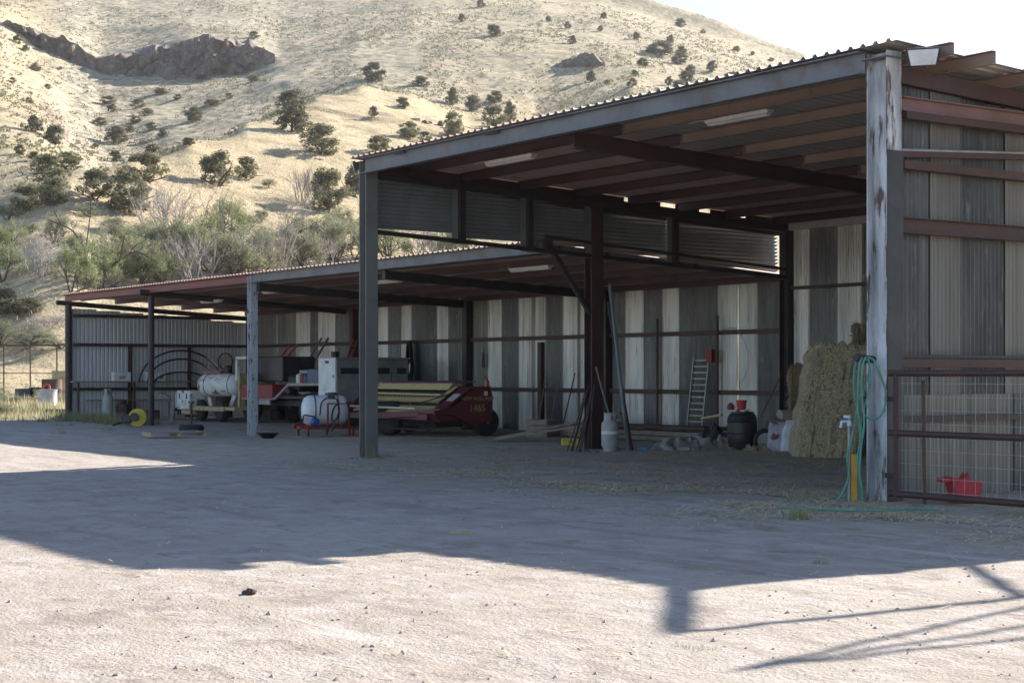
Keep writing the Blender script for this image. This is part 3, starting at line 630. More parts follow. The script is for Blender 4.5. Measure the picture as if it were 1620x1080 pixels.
for k, st in enumerate((
    [(205, 95), (165, 125), (150, 230), (158, 330), (185, 440), (200, 560), (188, 650), (178, 800), (188, 968)],
    [(215, 92), (243, 150), (225, 230), (190, 330), (165, 420), (150, 500), (130, 600), (108, 690), (118, 800), (60, 930), (0, 968)],
    [(225, 90), (262, 110), (295, 180), (328, 270), (335, 350), (310, 430), (265, 458), (215, 440), (205, 400), (228, 320), (243, 200), (232, 100)],
    [(195, 95), (175, 140), (168, 270), (165, 400), (182, 560), (163, 700), (186, 850), (196, 968)],
    [(210, 90), (190, 150), (185, 300), (200, 480), (185, 600), (172, 760), (190, 900)])):
    MB().tube(smooth_path([zp(x, y, .03 * k) for x, y in st]), .0125, 7).build('hose_loop', tealh, hose)
MB().tube(smooth_path([(12.55, -1.95, .02), (12.85, -1.9, .02), (13.2, -1.75, .018), (13.5, -1.4, .02), (13.62, -1.0, .022), (13.78, -.78, .02)]), .0125, 7).build('hose_end', tealh, hose)
MB().tube([(12.28, -.16, 1.66), (12.26, -.44, 1.68)], .045, 10).build('hook_stub', dark, hose)
sp = thing('standpipe', 'galvanised water standpipe with pale tap beside the corner post', 'pipe', hp(1373, 800))
sp.location.z = 0
MB().tube([(0, 0, -.1), (0, 0, .98)], .016, 8).build('pipe', galvp, sp)
t_ = MB(); t_.tube([(0, 0, .93), (-.03, -.09, .93), (-.03, -.11, .86)], .018, 8); t_.box((0, -.03, .99), (.09, .03, .03)); t_.lathe([(.028, 0), (.03, .05), (.02, .06)], (0, 0, .88)); t_.build('tap', mat('pale_blue_tap', (.5, .58, .72), (.42, .5, .64), rough=.4), sp)
MB().rbox((0, 0, .26), (.075, .05, .58), .006, AZ).build('marker_post', mat('yellow_wood_stake', (.55, .30, .05), (.42, .22, .05), rough=.7, scale=9, c3=(.2, .1, .04), scale3=16), None, hp(1381, 800)[:2] + (0,))
tag(bpy.data.objects['marker_post'], 'short yellow wooden stake at the foot of the corner post', 'stake')
cord = MB(); cord.tube(smooth_path([hp(1404, 600, -.02), hp(1406, 620, -.02), hp(1403, 645, -.02)]), .008, 5); tag(cord.build('chain', galvp), 'short gate chain hanging down the corner post', 'chain')
# red plastic trough in the pen
tr = thing('feed_trough', 'red plastic feed trough on the ground behind the pipe gate', 'trough', (13.1, .42, 0), AZ + .15)
tr.scale = (.85, .9, 1.0)
MB().prism([(-.16, .0), (.2, .0), (.24, .24), (.1, .26), (-.2, .30), (-.13, .12)], -.14, .14, 'y').build('body', redplastic, tr)
MB().rbox((-.24, 0, .26), (.12, .22, .05), .01, 0).build('lip', redplastic, tr)
MB().prism([(.0, .26), (.06, .34), (.10, .26)], -.1, .1, 'y').build('ridge', redplastic, tr)

# ---------------------------------------------------------------- hay bales
def bale(name, label, loc, rz, d, m, seed, n_straw=2600, flakes=5, lean=0.):
    t = thing(name, label, 'hay bale', loc, rz); W, D, H = d; mb = MB(); r = random.Random(seed)
    bm = bmesh.new(); bmesh.ops.create_cube(bm, size=1); bmesh.ops.subdivide_edges(bm, edges=bm.edges[:], cuts=17, use_grid_fill=True)
    for v in bm.verts:
        p = v.co.copy(); q = Vector((p.x * W, p.y * D, (p.z + .5) * H))
        rr = max(0, abs(2 * p.x) - .5) * max(0, 2 * p.z - .7) * 2.2; q.z -= rr * H * .22 - (.07 * noise.noise(q * 2.4 + Vector((seed, 4, 1))) if p.z > .45 else 0); q.x *= 1 + .05 * math.sin(p.z * 5 + seed)
        rib = -.055 * (abs(math.sin(p.x * flakes * PI + .6 * noise.noise(q * .8 + Vector((seed, 0, 0))))) < .28)
        off = .085 * noise.fractal(q * 3.2 + Vector((seed, 1, 2)), .9, 2., 3) + rib
        nrm = Vector((p.x if abs(p.x) > .49 else 0, p.y if abs(p.y) > .49 else 0, p.z if abs(p.z) > .49 else 0))
        if nrm.length: q += nrm.normalized() * off
        q.x += lean * (q.z / H) ; v.co = q
    bm.verts.index_update(); me = bpy.data.meshes.new('bale'); bm.to_mesh(me); bm.free(); me.materials.append(m); link('bale', me, t)
    V = []; F = []
    for k in range(n_straw):
        f = r.random(); z = r.random() * H; off = .012
        if f < .62: p = Vector(((r.random() - .5) * W, -D / 2 - off, z)); nn = Vector((0, -1, 0))
        elif f < .85: p = Vector((W / 2 + off, (r.random() - .5) * D, z)); nn = Vector((1, 0, 0))
        else: p = Vector(((r.random() - .5) * W * .5, (r.random() - .5) * D * .9, H - .02)); nn = Vector((0, 0, 1))
        p.x += lean * min(1, p.z / H)
        dr = Vector((r.gauss(0, 1), r.gauss(0, 1), r.gauss(0, 1))); dr = (dr - nn * dr.dot(nn) * .7).normalized() * r.uniform(.04, .15)
        sd = dr.cross(nn); sd = sd.normalized() * .006 if sd.length > 1e-5 else Vector((.004, 0, 0)); o_ = len(V)
        V += [p - sd, p + sd, p + dr + nn * r.uniform(0, .02)]; F.append((o_, o_ + 1, o_ + 2))
    o2 = raw('loose_straw', V, F, strawm if m is haym else hayold, t); o2['kind'] = 'stuff'
    for s in (-.28, .28):
        MB().tube([(s * W + lean * .02, -D / 2 - .03, .03), (s * W + lean, -D / 2 - .03, H - .03)], .004, 4).build('twine', hayold, t)
    return t
bale('hay_bale', 'huge upright hay bale standing behind the white corner post', (4.27, 7.0, .0), AZ - .12, (1.08, 2.3, 1.98), haym, 3, 7500, 6, .30)
bale('hay_bale', 'weathered brown hay bale standing on end behind the feed bags', (2.12, 8.66, .62), AZ - .2, (.46, .9, 1.05), hayold, 5, 1200, 3, .02)
bale('hay_bale', 'weathered brown hay bale lying under another one behind the bags', (2.05, 8.62, .0), AZ - .1, (.62, 1.0, .64), hayold, 9, 900, 3)
bale('hay_bale', 'small bale on top of the huge bale beside the post', (4.38, 8.1, 1.93), AZ - .2, (.5, .9, .48), hayold, 8, 900, 4)

# ---------------------------------------------------------------- feed bags, barrel, bucket and clutter near the middle column
def bag(label, loc, rz, W, D, H, m, seed, lean=0.):
    bm = bmesh.new(); bmesh.ops.create_cube(bm, size=1); bmesh.ops.subdivide_edges(bm, edges=bm.edges[:], cuts=9, use_grid_fill=True)
    for v in bm.verts:
        p = v.co; z = p.z + .5; pinch = 1 - .75 * max(0, (z - .72) / .28) ** 1.5; bulge = 1 + .18 * math.sin(z * PI) - .1 * abs(2 * p.x) ** 4
        q = Vector((p.x * W * (1 + .06 * math.sin(z * 3)), p.y * D * pinch * bulge, z * H)); q += Vector((1, .6, .3)) * .035 * noise.fractal(Vector((q.x * 7, q.y * 7, q.z * 6 + seed)), .9, 2., 3)
        q.x += lean * z * z; v.co = q
    me = bpy.data.meshes.new('feed_bag'); bm.to_mesh(me); bm.free(); me.materials.append(m); me.polygons.foreach_set('use_smooth', [True] * len(me.polygons))
    return tag(link('feed_bag', me, None, loc, rz), label, 'bag')
bag('printed paper feed bag with dark red panel beside the white bag', (3.02, 7.1, 0), AZ, .30, .22, .58, bagprint, 1, .06)
bag('white woven feed bag leaning against the huge bale', (3.32, 7.18, 0), AZ - .1, .30, .2, .62, bagwhite, 4, .1)
bb = thing('plastic_barrel', 'black plastic barrel with ribs standing beside the feed bags', 'barrel', (2.38, 6.85, 0))
MB().lathe([(.20, 0), (.23, .03), (.265, .1), (.285, .3), (.285, .33), (.30, .345), (.285, .36), (.285, .56), (.30, .575), (.285, .59), (.275, .66), (.24, .72), (.22, .735), (.22, .76), (.0, .765)], n=26).build('body', blackp, bb)
for s in (-1, 1): MB().lathe([(.035, 0), (.035, .03), (0, .031)], (s * .12, 0, .765), n=12).build('bung', blackp, bb)
bk = thing('red_bucket', 'small red bucket standing on the black barrel', 'bucket', (2.36, 6.85, .797))
MB().lathe([(.075, 0), (.10, .17), (.108, .172), (.108, .185), (.096, .185), (.07, .012), (0, .012)], n=18).build('body', redplastic, bk)
MB().tube(smooth_path([(-.10, 0, .17), (-.13, -.02, .08), (-.12, -.05, .03)]), .005, 5).build('handle', galvp, bk)
jg = MB(); jg.lathe([(.06, 0), (.07, .02), (.07, .09), (.03, .12), (.02, .14), (0, .14)], n=14); tag(jg.build('red_can', redp, None, (2.2, 6.72, .797)), 'little red oil can on the barrel beside the bucket', 'can')
MB().bar((1.6, 6.5, .62), (2.05, 6.62, .70), .07, .04).build('yellow_handle_tool', woodl); tag(bpy.data.objects['yellow_handle_tool'], 'pale wooden tool handle resting against the black barrel', 'tool')
tp = thing('rolled_tarp', 'rolled burlap tarpaulin heaped behind the black barrel', 'tarpaulin', (2.7, 7.75, 0), AZ)
def roll(c, ax, R, l, m, nm, seed):
    mb = MB(); n = 22; k = 12; ax = Vector(ax).normalized(); e = Vector((0, 0, 1)); g = ax.cross(e).normalized(); e = g.cross(ax)
    def pt(i, j):
        a = 2 * PI * j / (n - 1); s = -l / 2 + l * i / (k - 1); r = R * (1 + .08 * math.sin(3 * a + seed)) * (1 if 0 < i < k - 1 else .15)
        q = Vector(c) + ax * s + (e * math.sin(a) + g * math.cos(a)) * r; return q + Vector((1, 1, 1)) * .03 * noise.fractal(q * 5, .9, 2., 3)
    mb.grid(pt, k, n); return mb.build(nm, m, tp)
roll((-.05, 0, .42), (1, .5, .1), .24, .75, burlap, 'roll', 1); roll((.1, .1, .62), (1, .3, -.1), .15, .7, mat('pale_canvas', (.42, .37, .27), (.34, .3, .22), rough=.9, scale=6), 'canvas_roll', 2)
MB().rbox((0, .1, .1), (.75, .6, .22), .03).build('stand', burlap, tp)
wh = thing('spare_wheel', 'small black wheel leaning between the barrel and the feed bags', 'wheel', (2.85, 7.0, .0), AZ)
MB().tube([(.19 * math.cos(a), -.02, .22 + .19 * math.sin(a)) for a in np.linspace(0, 2 * PI, 24, endpoint=False)], .04, 8, closed=True).build('tyre', blackm, wh)
MB().lathe([(.15, -.02), (.15, .02), (.05, .03), (0, .03)], (0, -.02, .22), (0, -1, 0), 18).build('rim', greybox, wh)
# plastic sheeting heap
def heap(label, loc, rz, W, D, H, m, seed, name):
    mb = MB()
    def pt(i, j):
        x = i / 63 - .5; y = j / 33 - .5; k = max(0, 1 - (2 * x) ** 4) * max(0, 1 - (2 * y) ** 4)
        q = Vector((x * W, y * D, 0)); z = H * k * (.55 + .7 * noise.fractal(Vector((x * 6, y * 7, seed)), .7, 2., 4) + .5 * abs(noise.noise(Vector((x * 13 + 4 * y, y * 22, seed)))))
        q += Vector((.08 * noise.noise(q * 6), .08 * noise.noise(q * 6 + Vector((5, 5, 5))), 0)); q.z = max(.0, z) + .005; return q
    mb.grid(pt, 64, 34); return tag(mb.build(name, m, None, loc, rz), label, 'sheeting')
heap('crumpled clear plastic sheeting heaped on the shed floor', (1.75, 6.25, 0), AZ + .05, 1.85, .9, .24, plastic_sheet, 2.2, 'plastic_sheeting')
heap('dark rumpled sacking on the floor beside the plastic sheeting', (2.1, 6.75, 0), AZ + .1, .9, .7, .22, burlap, 5.2, 'sacking')
heap('dark crumpled tarpaulin in the scrap beside the black barrel', (1.55, 7.0, 0), AZ + .1, 1.5, .8, .36, blackp, 8.4, 'tarpaulin')
heap('brown sacking heap between the barrel and the feed bags', (2.8, 6.85, 0), AZ, .6, .45, .15, burlap, 11.3, 'sacking')
for i, (x, y, l, w_, h_, m, lb) in enumerate(((1.3, 6.55, .5, .3, .22, rustm, 'rusty metal box half under the plastic sheeting'), (.95, 6.2, .35, .25, .16, woodm, 'small wooden box by the leaning poles'), (2.9, 7.5, .5, .35, .4, rustm, 'brown box standing behind the spare wheel'))):
    sb_ = thing('scrap_box', lb, 'box', (x, y, 0), AZ + .3 * i); MB().rbox((0, 0, h_ / 2), (l, w_, h_), .012).build('body', m, sb_); MB().box((0, 0, h_ + .008), (l * .96, w_ * .96, .014)).build('lid', dark, sb_)
cn = thing('tin_can', 'shiny tin can lying before the plastic sheeting', 'can', (1.95, 5.75, .06), AZ)
MB().lathe([(.055, 0), (.06, .005), (.058, .02), (.058, .2), (.06, .215), (.055, .22)], (-.11, 0, 0), (1, 0, 0), 16).build('body', alum, cn)
bp_ = MB(); bp_.rbox((0, 0, .05), (.2, .12, .08), .02); tag(bp_.build('blue_scrap', mat('blue_plastic', (.06, .2, .42), (.05, .15, .34), rough=.4), None, (1.22, 5.35, 0), AZ), 'small blue plastic scrap by the leaning poles', 'scrap')
for i, (x, y, l, a) in enumerate(((1.25, 4.0, .42, .1), (.55, -.55, .22, .3))):
    h_ = MB(); h_.grid(lambda i_, j_: ((i_ / 9 - .5) * l, (j_ / 3 - .5) * .06, .02 + .012 * math.sin(i_ * 1.7 + j_)), 10, 4); tag(h_.build('blue_strap', mat('faded_blue_strap', (.12, .34, .52), (.1, .28, .44), rough=.5), None, (x, y, gz(x, y)), AZ + a), ['blue strap lying on the dirt before the red column', 'short blue strap by the foot of the grey post'][i], 'strap')
# gas cylinder
def cylinder(label, loc, R, H, m, collar=True):
    t = thing('gas_cylinder', label, 'gas cylinder', loc)
    MB().lathe([(R * .8, 0), (R * .8, .05), (R * .82, .06), (R, .11), (R, H * .68), (R * .93, H * .76), (R * .6, H * .84), (.03, H * .87), (.03, H * .9)], n=24).build('body', m, t)
    if collar:
        mb = MB(); n = 20
        for a0, a1 in ((.5, 2.7), (3.6, 5.8)):
            aa = np.linspace(a0, a1, 9); k = len(aa)
            mb.add([(R * .68 * math.cos(a), R * .68 * math.sin(a), z) for z in (H * .80, H) for a in aa], [(i, i + 1, k + i + 1, k + i) for i in range(k - 1)], True)
        mb.tube([(R * .68 * math.cos(a), R * .68 * math.sin(a), H) for a in np.linspace(0, 2 * PI, 24, endpoint=False)], .012, 6, closed=True); mb.build('collar', m, t)
    v = MB(); v.lathe([(.025, 0), (.025, .05), (.012, .06), (.03, .075), (.03, .09), (0, .09)], (0, 0, H * .87), n=10); v.box((.05, 0, H * .9), (.07, .03, .03)); v.build('valve', mat('brass', (.42, .3, .12), (.34, .24, .1), rough=.4, metal=.7), t)
    return t
grey_cyl = mat('grey_cylinder_paint', (.36, .37, .36), (.28, .29, .28), rough=.5, scale=5, c3=(.2, .15, .11), mix3=(.66, .74))
c1 = cylinder('squat grey gas cylinder with collar at the foot of the red column', (1.0, 4.72, .01), .165, .72, grey_cyl)
MB().lathe([(.1665, .33), (.1665, .39)], n=24).build('band', white, c1)
cylinder('tall pale gas cylinder standing at the end wall of the low shed', (-25.6, 4.95, 0), .17, .98, grey_cyl)
cylinder('brown rusty gas bottle beside the pale cylinder at the end wall', (-25.6, 5.45, 0), .19, .62, rustm)
# poles, bars and rods leaning on the middle column
for i, (a, b, r, m, lb) in enumerate((((1.15, 5.05, .0), (.18, 5.35, 3.25), .035, mat('grey_green_pipe', (.16, .19, .19), (.12, .14, .14), rough=.5), 'long grey green pipe leaning on the red column'),
    ((.95, 5.3, .0), (.22, 5.28, 2.9), .03, dark, 'long dark pipe leaning behind the grey green pipe'),
    ((1.12, 4.85, .0), (.2, 5.0, 1.62), .018, woodm, 'thin wooden pole leaning beside the gas cylinder'))):
    tag(MB().tube([a, b], r, 8).build('leaning_pole', m), lb, 'pole')
for i in range(9):
    a = random.Random(i); x = -.05 + .09 * i * .5; tag(MB().tube([(.25 + .07 * i, 4.35 - .1 * a.random(), .0), (.05 + .03 * i, 4.9, .75 + .55 * a.random())], .013, 6).build('steel_rod', dark if i % 3 else rustm), ORD[i] + ' thin rod in the bundle on the red column, counting towards the gas cylinder', 'rod', 'rods bundled against the red column')
# pipe and board stack along the back
for i in range(14):
    r = random.Random(i + 20); y = 8.2 + .11 * (i % 7) * 1.1; z = .05 + .11 * (i // 7); x0 = -5.3 + r.uniform(-.4, .4); x1 = .4 + r.uniform(-1.6, .2)
    tag(MB().bar((x0, y, z + .04), (x1, y, z + .04), .10, .09).build('stacked_board', woodm), ORD[i % 7] + (' weathered board of the lower layer in the floor stack, counting from the front', ' weathered board of the upper layer in the floor stack, counting from the front')[i // 7], 'board', 'boards stacked on the floor')
for i in range(6):
    r = random.Random(i + 60); y = 8.25 + .13 * i; x0 = -4.9 + r.uniform(-.5, .5); x1 = .5 + r.uniform(-1.2, .4)
    tag(MB().tube([(x0, y, .32), (x1, y, .33)], .035, 8).build('stacked_pipe', rustm), ORD[i] + ' rusty pipe on top of the board stack, counting from the front', 'pipe', 'pipes on the board stack')
for i, (a, b) in enumerate((((-4.6, 5.9, .05), (-2.3, 7.6, .62)), ((-4.4, 5.7, .04), (-2.1, 7.5, .5)))):
    tag(MB().bar(a, b, .2, .045).build('loose_plank', woodm), ['upper plank propped aslant on the board stack', 'lower plank propped aslant before the board stack'][i], 'plank')
yb_ = thing('yellow_case', 'small yellow case on the dirt beside the red column', 'case', (-1.45, 5.6, 0), AZ + .05)
MB().rbox((0, 0, .085), (.36, .2, .15), .015).build('body', yellow, yb_); MB().box((.0, -.103, .1), (.08, .012, .03)).build('latch', blackp, yb_)
# ladder, standing pipes and things hung on the back wall
def ladder(label, p0, p1, wd, n, m, rail=(.03, .07), side=Vector((1, 0, 0)), name='ladder', taper=1.):
    t = thing(name, label, 'ladder', p0); d = Vector(p1) - Vector(p0)
    for s in (-1, 1): MB().bar(side * (s * wd / 2), d + side * (s * wd / 2 * taper), rail[0], rail[1], side.cross(d)).build('rail', m, t)
    for k in range(n):
        f = (k + .5) / n; c = d * f; w_ = wd * (1 + (taper - 1) * f) / 2; MB().bar(c - side * w_, c + side * w_, .03, .03).build('rung', m, t)
    return t
ladder('grey aluminium ladder standing against the back wall by the boards', (-2.64, 10.0, .05), (-2.60, 10.2, 1.86), .52, 13, alum)
for i, (x, h, r) in enumerate(((-4.24, 2.78, .03), (-2.13, 2.8, .035))):
    tag(MB().tube([(x, YB - .16, .0), (x, YB - .16, h)], r, 8).build('standing_pipe', oxide), ['thin rusty pipe standing against the back wall near the ladder', 'rusty pipe standing beside the ladder with a red box on it'][i], 'pipe')
rb = thing('red_box', 'red metal box hung on the standing pipe above the ladder', 'box', (-2.32, YB - .2, 1.72))
MB().rbox((0, 0, .17), (.2, .12, .3), .012, 0).build('body', redp, rb); MB().tube([(.05, 0, .3), (.12, .04, .5), (.19, .06, .62)], .006, 5).build('wire', dark, rb)
wl = MB(); wl.tube(smooth_path([(-2.1, YB - .12, 2.45), (-1.6, YB - .1, 2.5), (-1.25, YB - .1, 2.1), (-1.2, YB - .1, 1.6), (-1.5, YB - .1, 1.2)]), .007, 5); tag(wl.build('hanging_cable', galvp), 'loose pale cable hanging in a loop on the back wall', 'cable')
br = MB(); br.bar((-.35, YB - .5, .55), (-.05, YB - .2, 1.45), .03, .03); tag(br.build('leaning_stick', rustm), 'thin iron stick leaning in the corner by the rear column', 'stick')
cb = thing('belt_coil', 'bundle of black belts hung on the back wall girt', 'belts', (-15.35, YB - .18, 1.25))
for i in range(7):
    a = random.Random(i); mb = MB(); R = .13 + .05 * a.random(); h = .95 + .25 * a.random(); x = -.08 + .03 * i
    mb.tube([(x + R * math.cos(q) * (1 if math.sin(q) < 0 else .6), -.03 * i, 1.17 - h / 2 + h / 2 * math.sin(q)) for q in np.linspace(0, 2 * PI, 26, endpoint=False)], .028, 6, closed=True); mb.build('belt', blackm, cb)
hx = thing('hanging_tool', 'narrow dark tool hanging from the back wall beside a column', 'tool', (-11.66, YB - .14, 1.65))
MB().rbox((0, 0, .2), (.1, .06, .42), .02).build('body', dark, hx); MB().tube([(0, 0, .4), (.01, .02, .55)], .01, 5).build('hook', dark, hx)

# ---------------------------------------------------------------- mower conditioner
mw = thing('mower_conditioner', 'maroon and yellow hay mower conditioner parked behind the grey post', 'hay mower', (-6.9, 5.6, 0))
# local: long axis towards -x, machine front faces -y, end panel faces +x
E_ = [(.0, .62), (.30, .66), (.62, .78), (1.0, 1.12), (1.55, 1.16), (1.62, .95), (1.60, .34), (.95, .30), (.62, .48), (.05, .56)]
ep = MB().prism(E_, .12, .20, 'x').build('end_panel', maroon, mw)
MB().prism([(.98, 1.13), (1.56, 1.17), (1.56, 1.19), (.98, 1.15)], -.25, .21, 'x').build('top_cover', maroon, mw)
MB().prism([(.32, .67), (1.0, 1.13), (1.0, 1.16), (.3, .70)], -.22, .205, 'x').build('sloping_shield', maroon, mw)
MB().prism([(.55, .85), (1.0, 1.16), (1.02, 1.19), (.5, .86)], -.55, -.40, 'x').build('inner_shield', straw_y, mw)
MB().prism([(.2, .35), (.55, .82), (1.1, 1.18), (1.5, 1.2), (1.55, .4)], -.5, -.44, 'x').build('inner_side_plate', maroon, mw)
MB().prism([(.1, .4), (.5, .75), (1.05, 1.22), (1.5, 1.25), (1.55, .4)], -4.0, -3.94, 'x').build('far_side_plate', maroon, mw)
MB().prism([(-.35, .60), (.0, .58), (.5, 1.0), (.5, .45), (.0, .35)], -4.1, -4.02, 'x').build('far_divider', maroon, mw)
MB().prism([(.95, 1.24), (1.6, 1.28), (1.6, 1.31), (.95, 1.27)], -3.95, -.5, 'x').build('hood', mat('dusty_maroon', (.2, .1, .1), (.16, .08, .08), rough=.6), mw)
MB().prism([(.80, 1.10), (.92, 1.24), (.96, 1.24), (.84, 1.10)], -3.94, -.52, 'x').build('reel_board', straw_y, mw)
MB().prism([(.50, .84), (.62, .92), (.66, .90), (.54, .80)], -3.94, -.55, 'x').build('reel_board', straw_y, mw)
MB().tube([(-3.94, .62, 1.0), (-.52, .62, .98)], .025, 8).build('tine_bar', straw_y, mw)
MB().tube([(-3.94, .95, .98), (-.52, .95, .98)], .10, 12).build('roller', blackm, mw)
for k in range(26): MB().tube([(-3.85 + k * .13, .62, 1.0), (-3.85 + k * .13, .5, .88)], .007, 4).build('tine', straw_y, mw)
MB().prism([(.15, .60), (.5, .72), (.5, .68), (.15, .56)], -3.94, -.5, 'x').build('deck_board', straw_y, mw)
MB().tube([(-4.3, -.1, .68), (-.7, .02, .66)], .025, 8).build('push_bar', mat('cream_bar', (.62, .56, .42), (.55, .5, .36), rough=.5), mw)
MB().bar((-4.0, .05, .45), (-.2, .1, .47), .16, .14).build('cutter_bar', maroon, mw)
MB().prism([(.0, .56), (.62, .50), (.62, .38), (.2, .36)], -1.0, .1, 'x').build('drive_shield', maroon, mw)
MB().bar((-1.9, -.25, .48), (.1, .25, .60), .12, .14).build('tongue', maroon, mw)
MB().bar((-3.9, 1.2, .40), (.1, 1.3, .40), .2, .2).build('axle_frame', dark, mw)
MB().prism([(.5, .2), (1.2, .22), (1.3, .45), (.4, .4)], -3.8, -.5, 'x').build('underbody', blackm, mw)
for k in range(7): MB().lathe([(.05, 0), (.2, .01), (.2, .03), (.05, .05)], (-3.6 + k * .5, .25, .14), n=14).build('cutter_disc', rustm, mw)
for x in (-3.2, -1.9, -.7): MB().bar((x, .15, .42), (x + .05, .9, .3), .06, .08).build('skid_arm', dark, mw)
MB().tube(smooth_path([(-2.2, .0, .55), (-1.6, .1, .75), (-.9, .3, .8), (-.3, .7, 1.0)]), .014, 6).build('hydraulic_hose', blackm, mw)
MB().bar((-3.94, .45, 1.02), (-3.94, 1.0, 1.26), .06, .05).build('reel_arm', straw_y, mw)
for x, y in ((-.12, 1.62), (-3.6, 1.62)):
    wt = MB().lathe([(.16, -.13), (.30, -.13), (.34, -.08), (.34, .08), (.30, .13), (.16, .13)], (x, y, .335), (1, 0, 0), 24).build('wheel', blackm, mw)
    MB().lathe([(.17, -.06), (.15, .10), (.06, .06), (.05, .14), (0, .14)], (x, y, .335), (1, 0, 0), 18).build('rim', rustyyellow, wt)
MB().tube(smooth_path([(.15, 1.45, 1.15), (.15, 1.5, 1.35), (.15, 1.42, 1.42)]), .012, 6).build('hydraulic_hose', blackm, mw)
MB().rbox((.16, 1.48, 1.24), (.08, .1, .18), .015).build('marker_lamp', mat('amber_lamp', (.5, .12, .04), (.4, .1, .03), rough=.3), mw)
MB().box((.204, 1.42, 1.02), (.006, .10, .10)).build('sticker', white, mw)
MB().box((.03, .62, .93), (.3, .28, .004), 0, .62).build('sticker', mat('faded_sticker', (.45, .42, .44), (.36, .33, .35), rough=.5), mw)
def text(s, size, parent, loc, rot, m, bold=0.):
    cu = bpy.data.curves.new('lettering', 'FONT'); cu.body = s; cu.size = size; cu.extrude = .002; cu.offset = bold; cu.align_x = 'CENTER'
    tmp = bpy.data.objects.new('t', cu); COL.objects.link(tmp); bpy.context.view_layer.update()
    me = bpy.data.meshes.new_from_object(tmp.evaluated_get(bpy.context.evaluated_depsgraph_get())); bpy.data.objects.remove(tmp)
    me.materials.clear(); me.materials.append(m); o = link('lettering', me, parent, loc); o.rotation_euler = rot; return o
gold = mat('gold_lettering', (.36, .25, .09), (.24, .16, .07), rough=.6, scale=9, mix=(.45, .6))
text('NEW HOLLAND', .125, ep, (.2025, 1.20, .86), (PI / 2, 0, PI / 2), gold, .003)
text('1465', .23, ep, (.2025, 1.18, .60), (PI / 2, 0, PI / 2), gold, .006)

# ---------------------------------------------------------------- sprayer on a red frame
sy = thing('field_sprayer', 'white sprayer tank on a red skid frame beside the mower', 'sprayer', (-10.1, 4.45, -.02), 0)
tk = MB(); tk.lathe([(.0, -.02), (.18, 0), (.31, .05), (.365, .14), (.38, .2), (.38, .95), (.365, 1.02), (.30, 1.1), (.16, 1.15), (0, 1.16)], (-.35, -.35, .60), (.35, 1, 0), 28); tank = tk.build('tank', whitepl, sy)
MB().lathe([(.12, 0), (.12, .07), (.0, .08)], (-.1, .35, .97), n=18).build('lid', blackp, tank)
for s in (.28, .85):
    c = Vector((-.35, -.35, .60)) + Vector((.35, 1, 0)).normalized() * s; ax = Vector((.35, 1, 0)).normalized(); g = ax.cross(Vector((0, 0, 1)))
    MB().tube([c + (Vector((0, 0, 1)) * math.sin(a) + g * math.cos(a)) * .39 for a in np.linspace(0, 2 * PI, 28, endpoint=False)], .012, 6, closed=True).build('strap', blackm, tank)
MB().box((-.15, .15, .19), (.62, 1.3, .07), -.3).build('frame', redp, sy)
MB().prism([(-.5, .15), (.7, .15), (.7, .32), (-.5, .27)], -.55, -.49, 'x').build('cradle', redp, sy)
for x, y in ((-.45, -.4), (.1, -.42), (.05, .75), (.5, .6)): MB().bar((x, y, -.02), (x, y, .2), .05, .05).build('leg', redp, sy)
for x, y in ((.42, -.05), (.75, .35)): MB().bar((x, y, .1), (x, y, .78), .035, .035).build('upright', redp, sy)
MB().bar((.42, -.05, .78), (.75, .35, .78), .035, .035).build('crossbar', redp, sy)
pb = MB(); pb.lathe([(.0, 0), (.09, .01), (.09, .16), (.05, .2), (0, .2)], (.3, -.25, .32), (0, -1, .3), 14); pb.build('pump', mat('blue_pump', (.05, .12, .4), (.04, .1, .32), rough=.4), sy)
for k, pts in enumerate(([(.3, -.3, .45), (.1, -.5, .5), (-.1, -.45, .42), (-.2, -.4, .35)], [(.3, -.2, .5), (.2, -.1, .8), (.45, -.05, .92), (.6, .1, .88), (.62, .15, .5)], [(.72, .3, .85), (.85, .3, .5), (.7, .2, .2)])):
    MB().tube(smooth_path(pts), .018, 7).build('hose', blackm, sy)
MB().tube([(.62 + .16 * math.cos(a), .05 + .05 * math.sin(a), .55 + .2 * math.sin(a)) for a in np.linspace(0, 2 * PI, 22, endpoint=False)], .022, 7, closed=True).build('hose_reel', blackm, sy)
MB().box((.5, .0, .95), (.02, .18, .12), -.5).build('control_handle', blackp, sy)
dr_ = thing('utility_tyre', 'dark tractor tyre standing on the floor behind the sprayer', 'tyre', (-9.3, 5.9, 0))
MB().lathe([(.2, -.16), (.36, -.16), (.42, -.1), (.42, .1), (.36, .16), (.2, .16)], (0, 0, .40), (.6, -1, 0), 24).build('tyre', blackm, dr_)
MB().lathe([(.2, -.05), (.18, .05), (.06, .08), (0, .08)], (0, 0, .40), (.6, -1, 0), 16).build('rim', rustm, dr_)

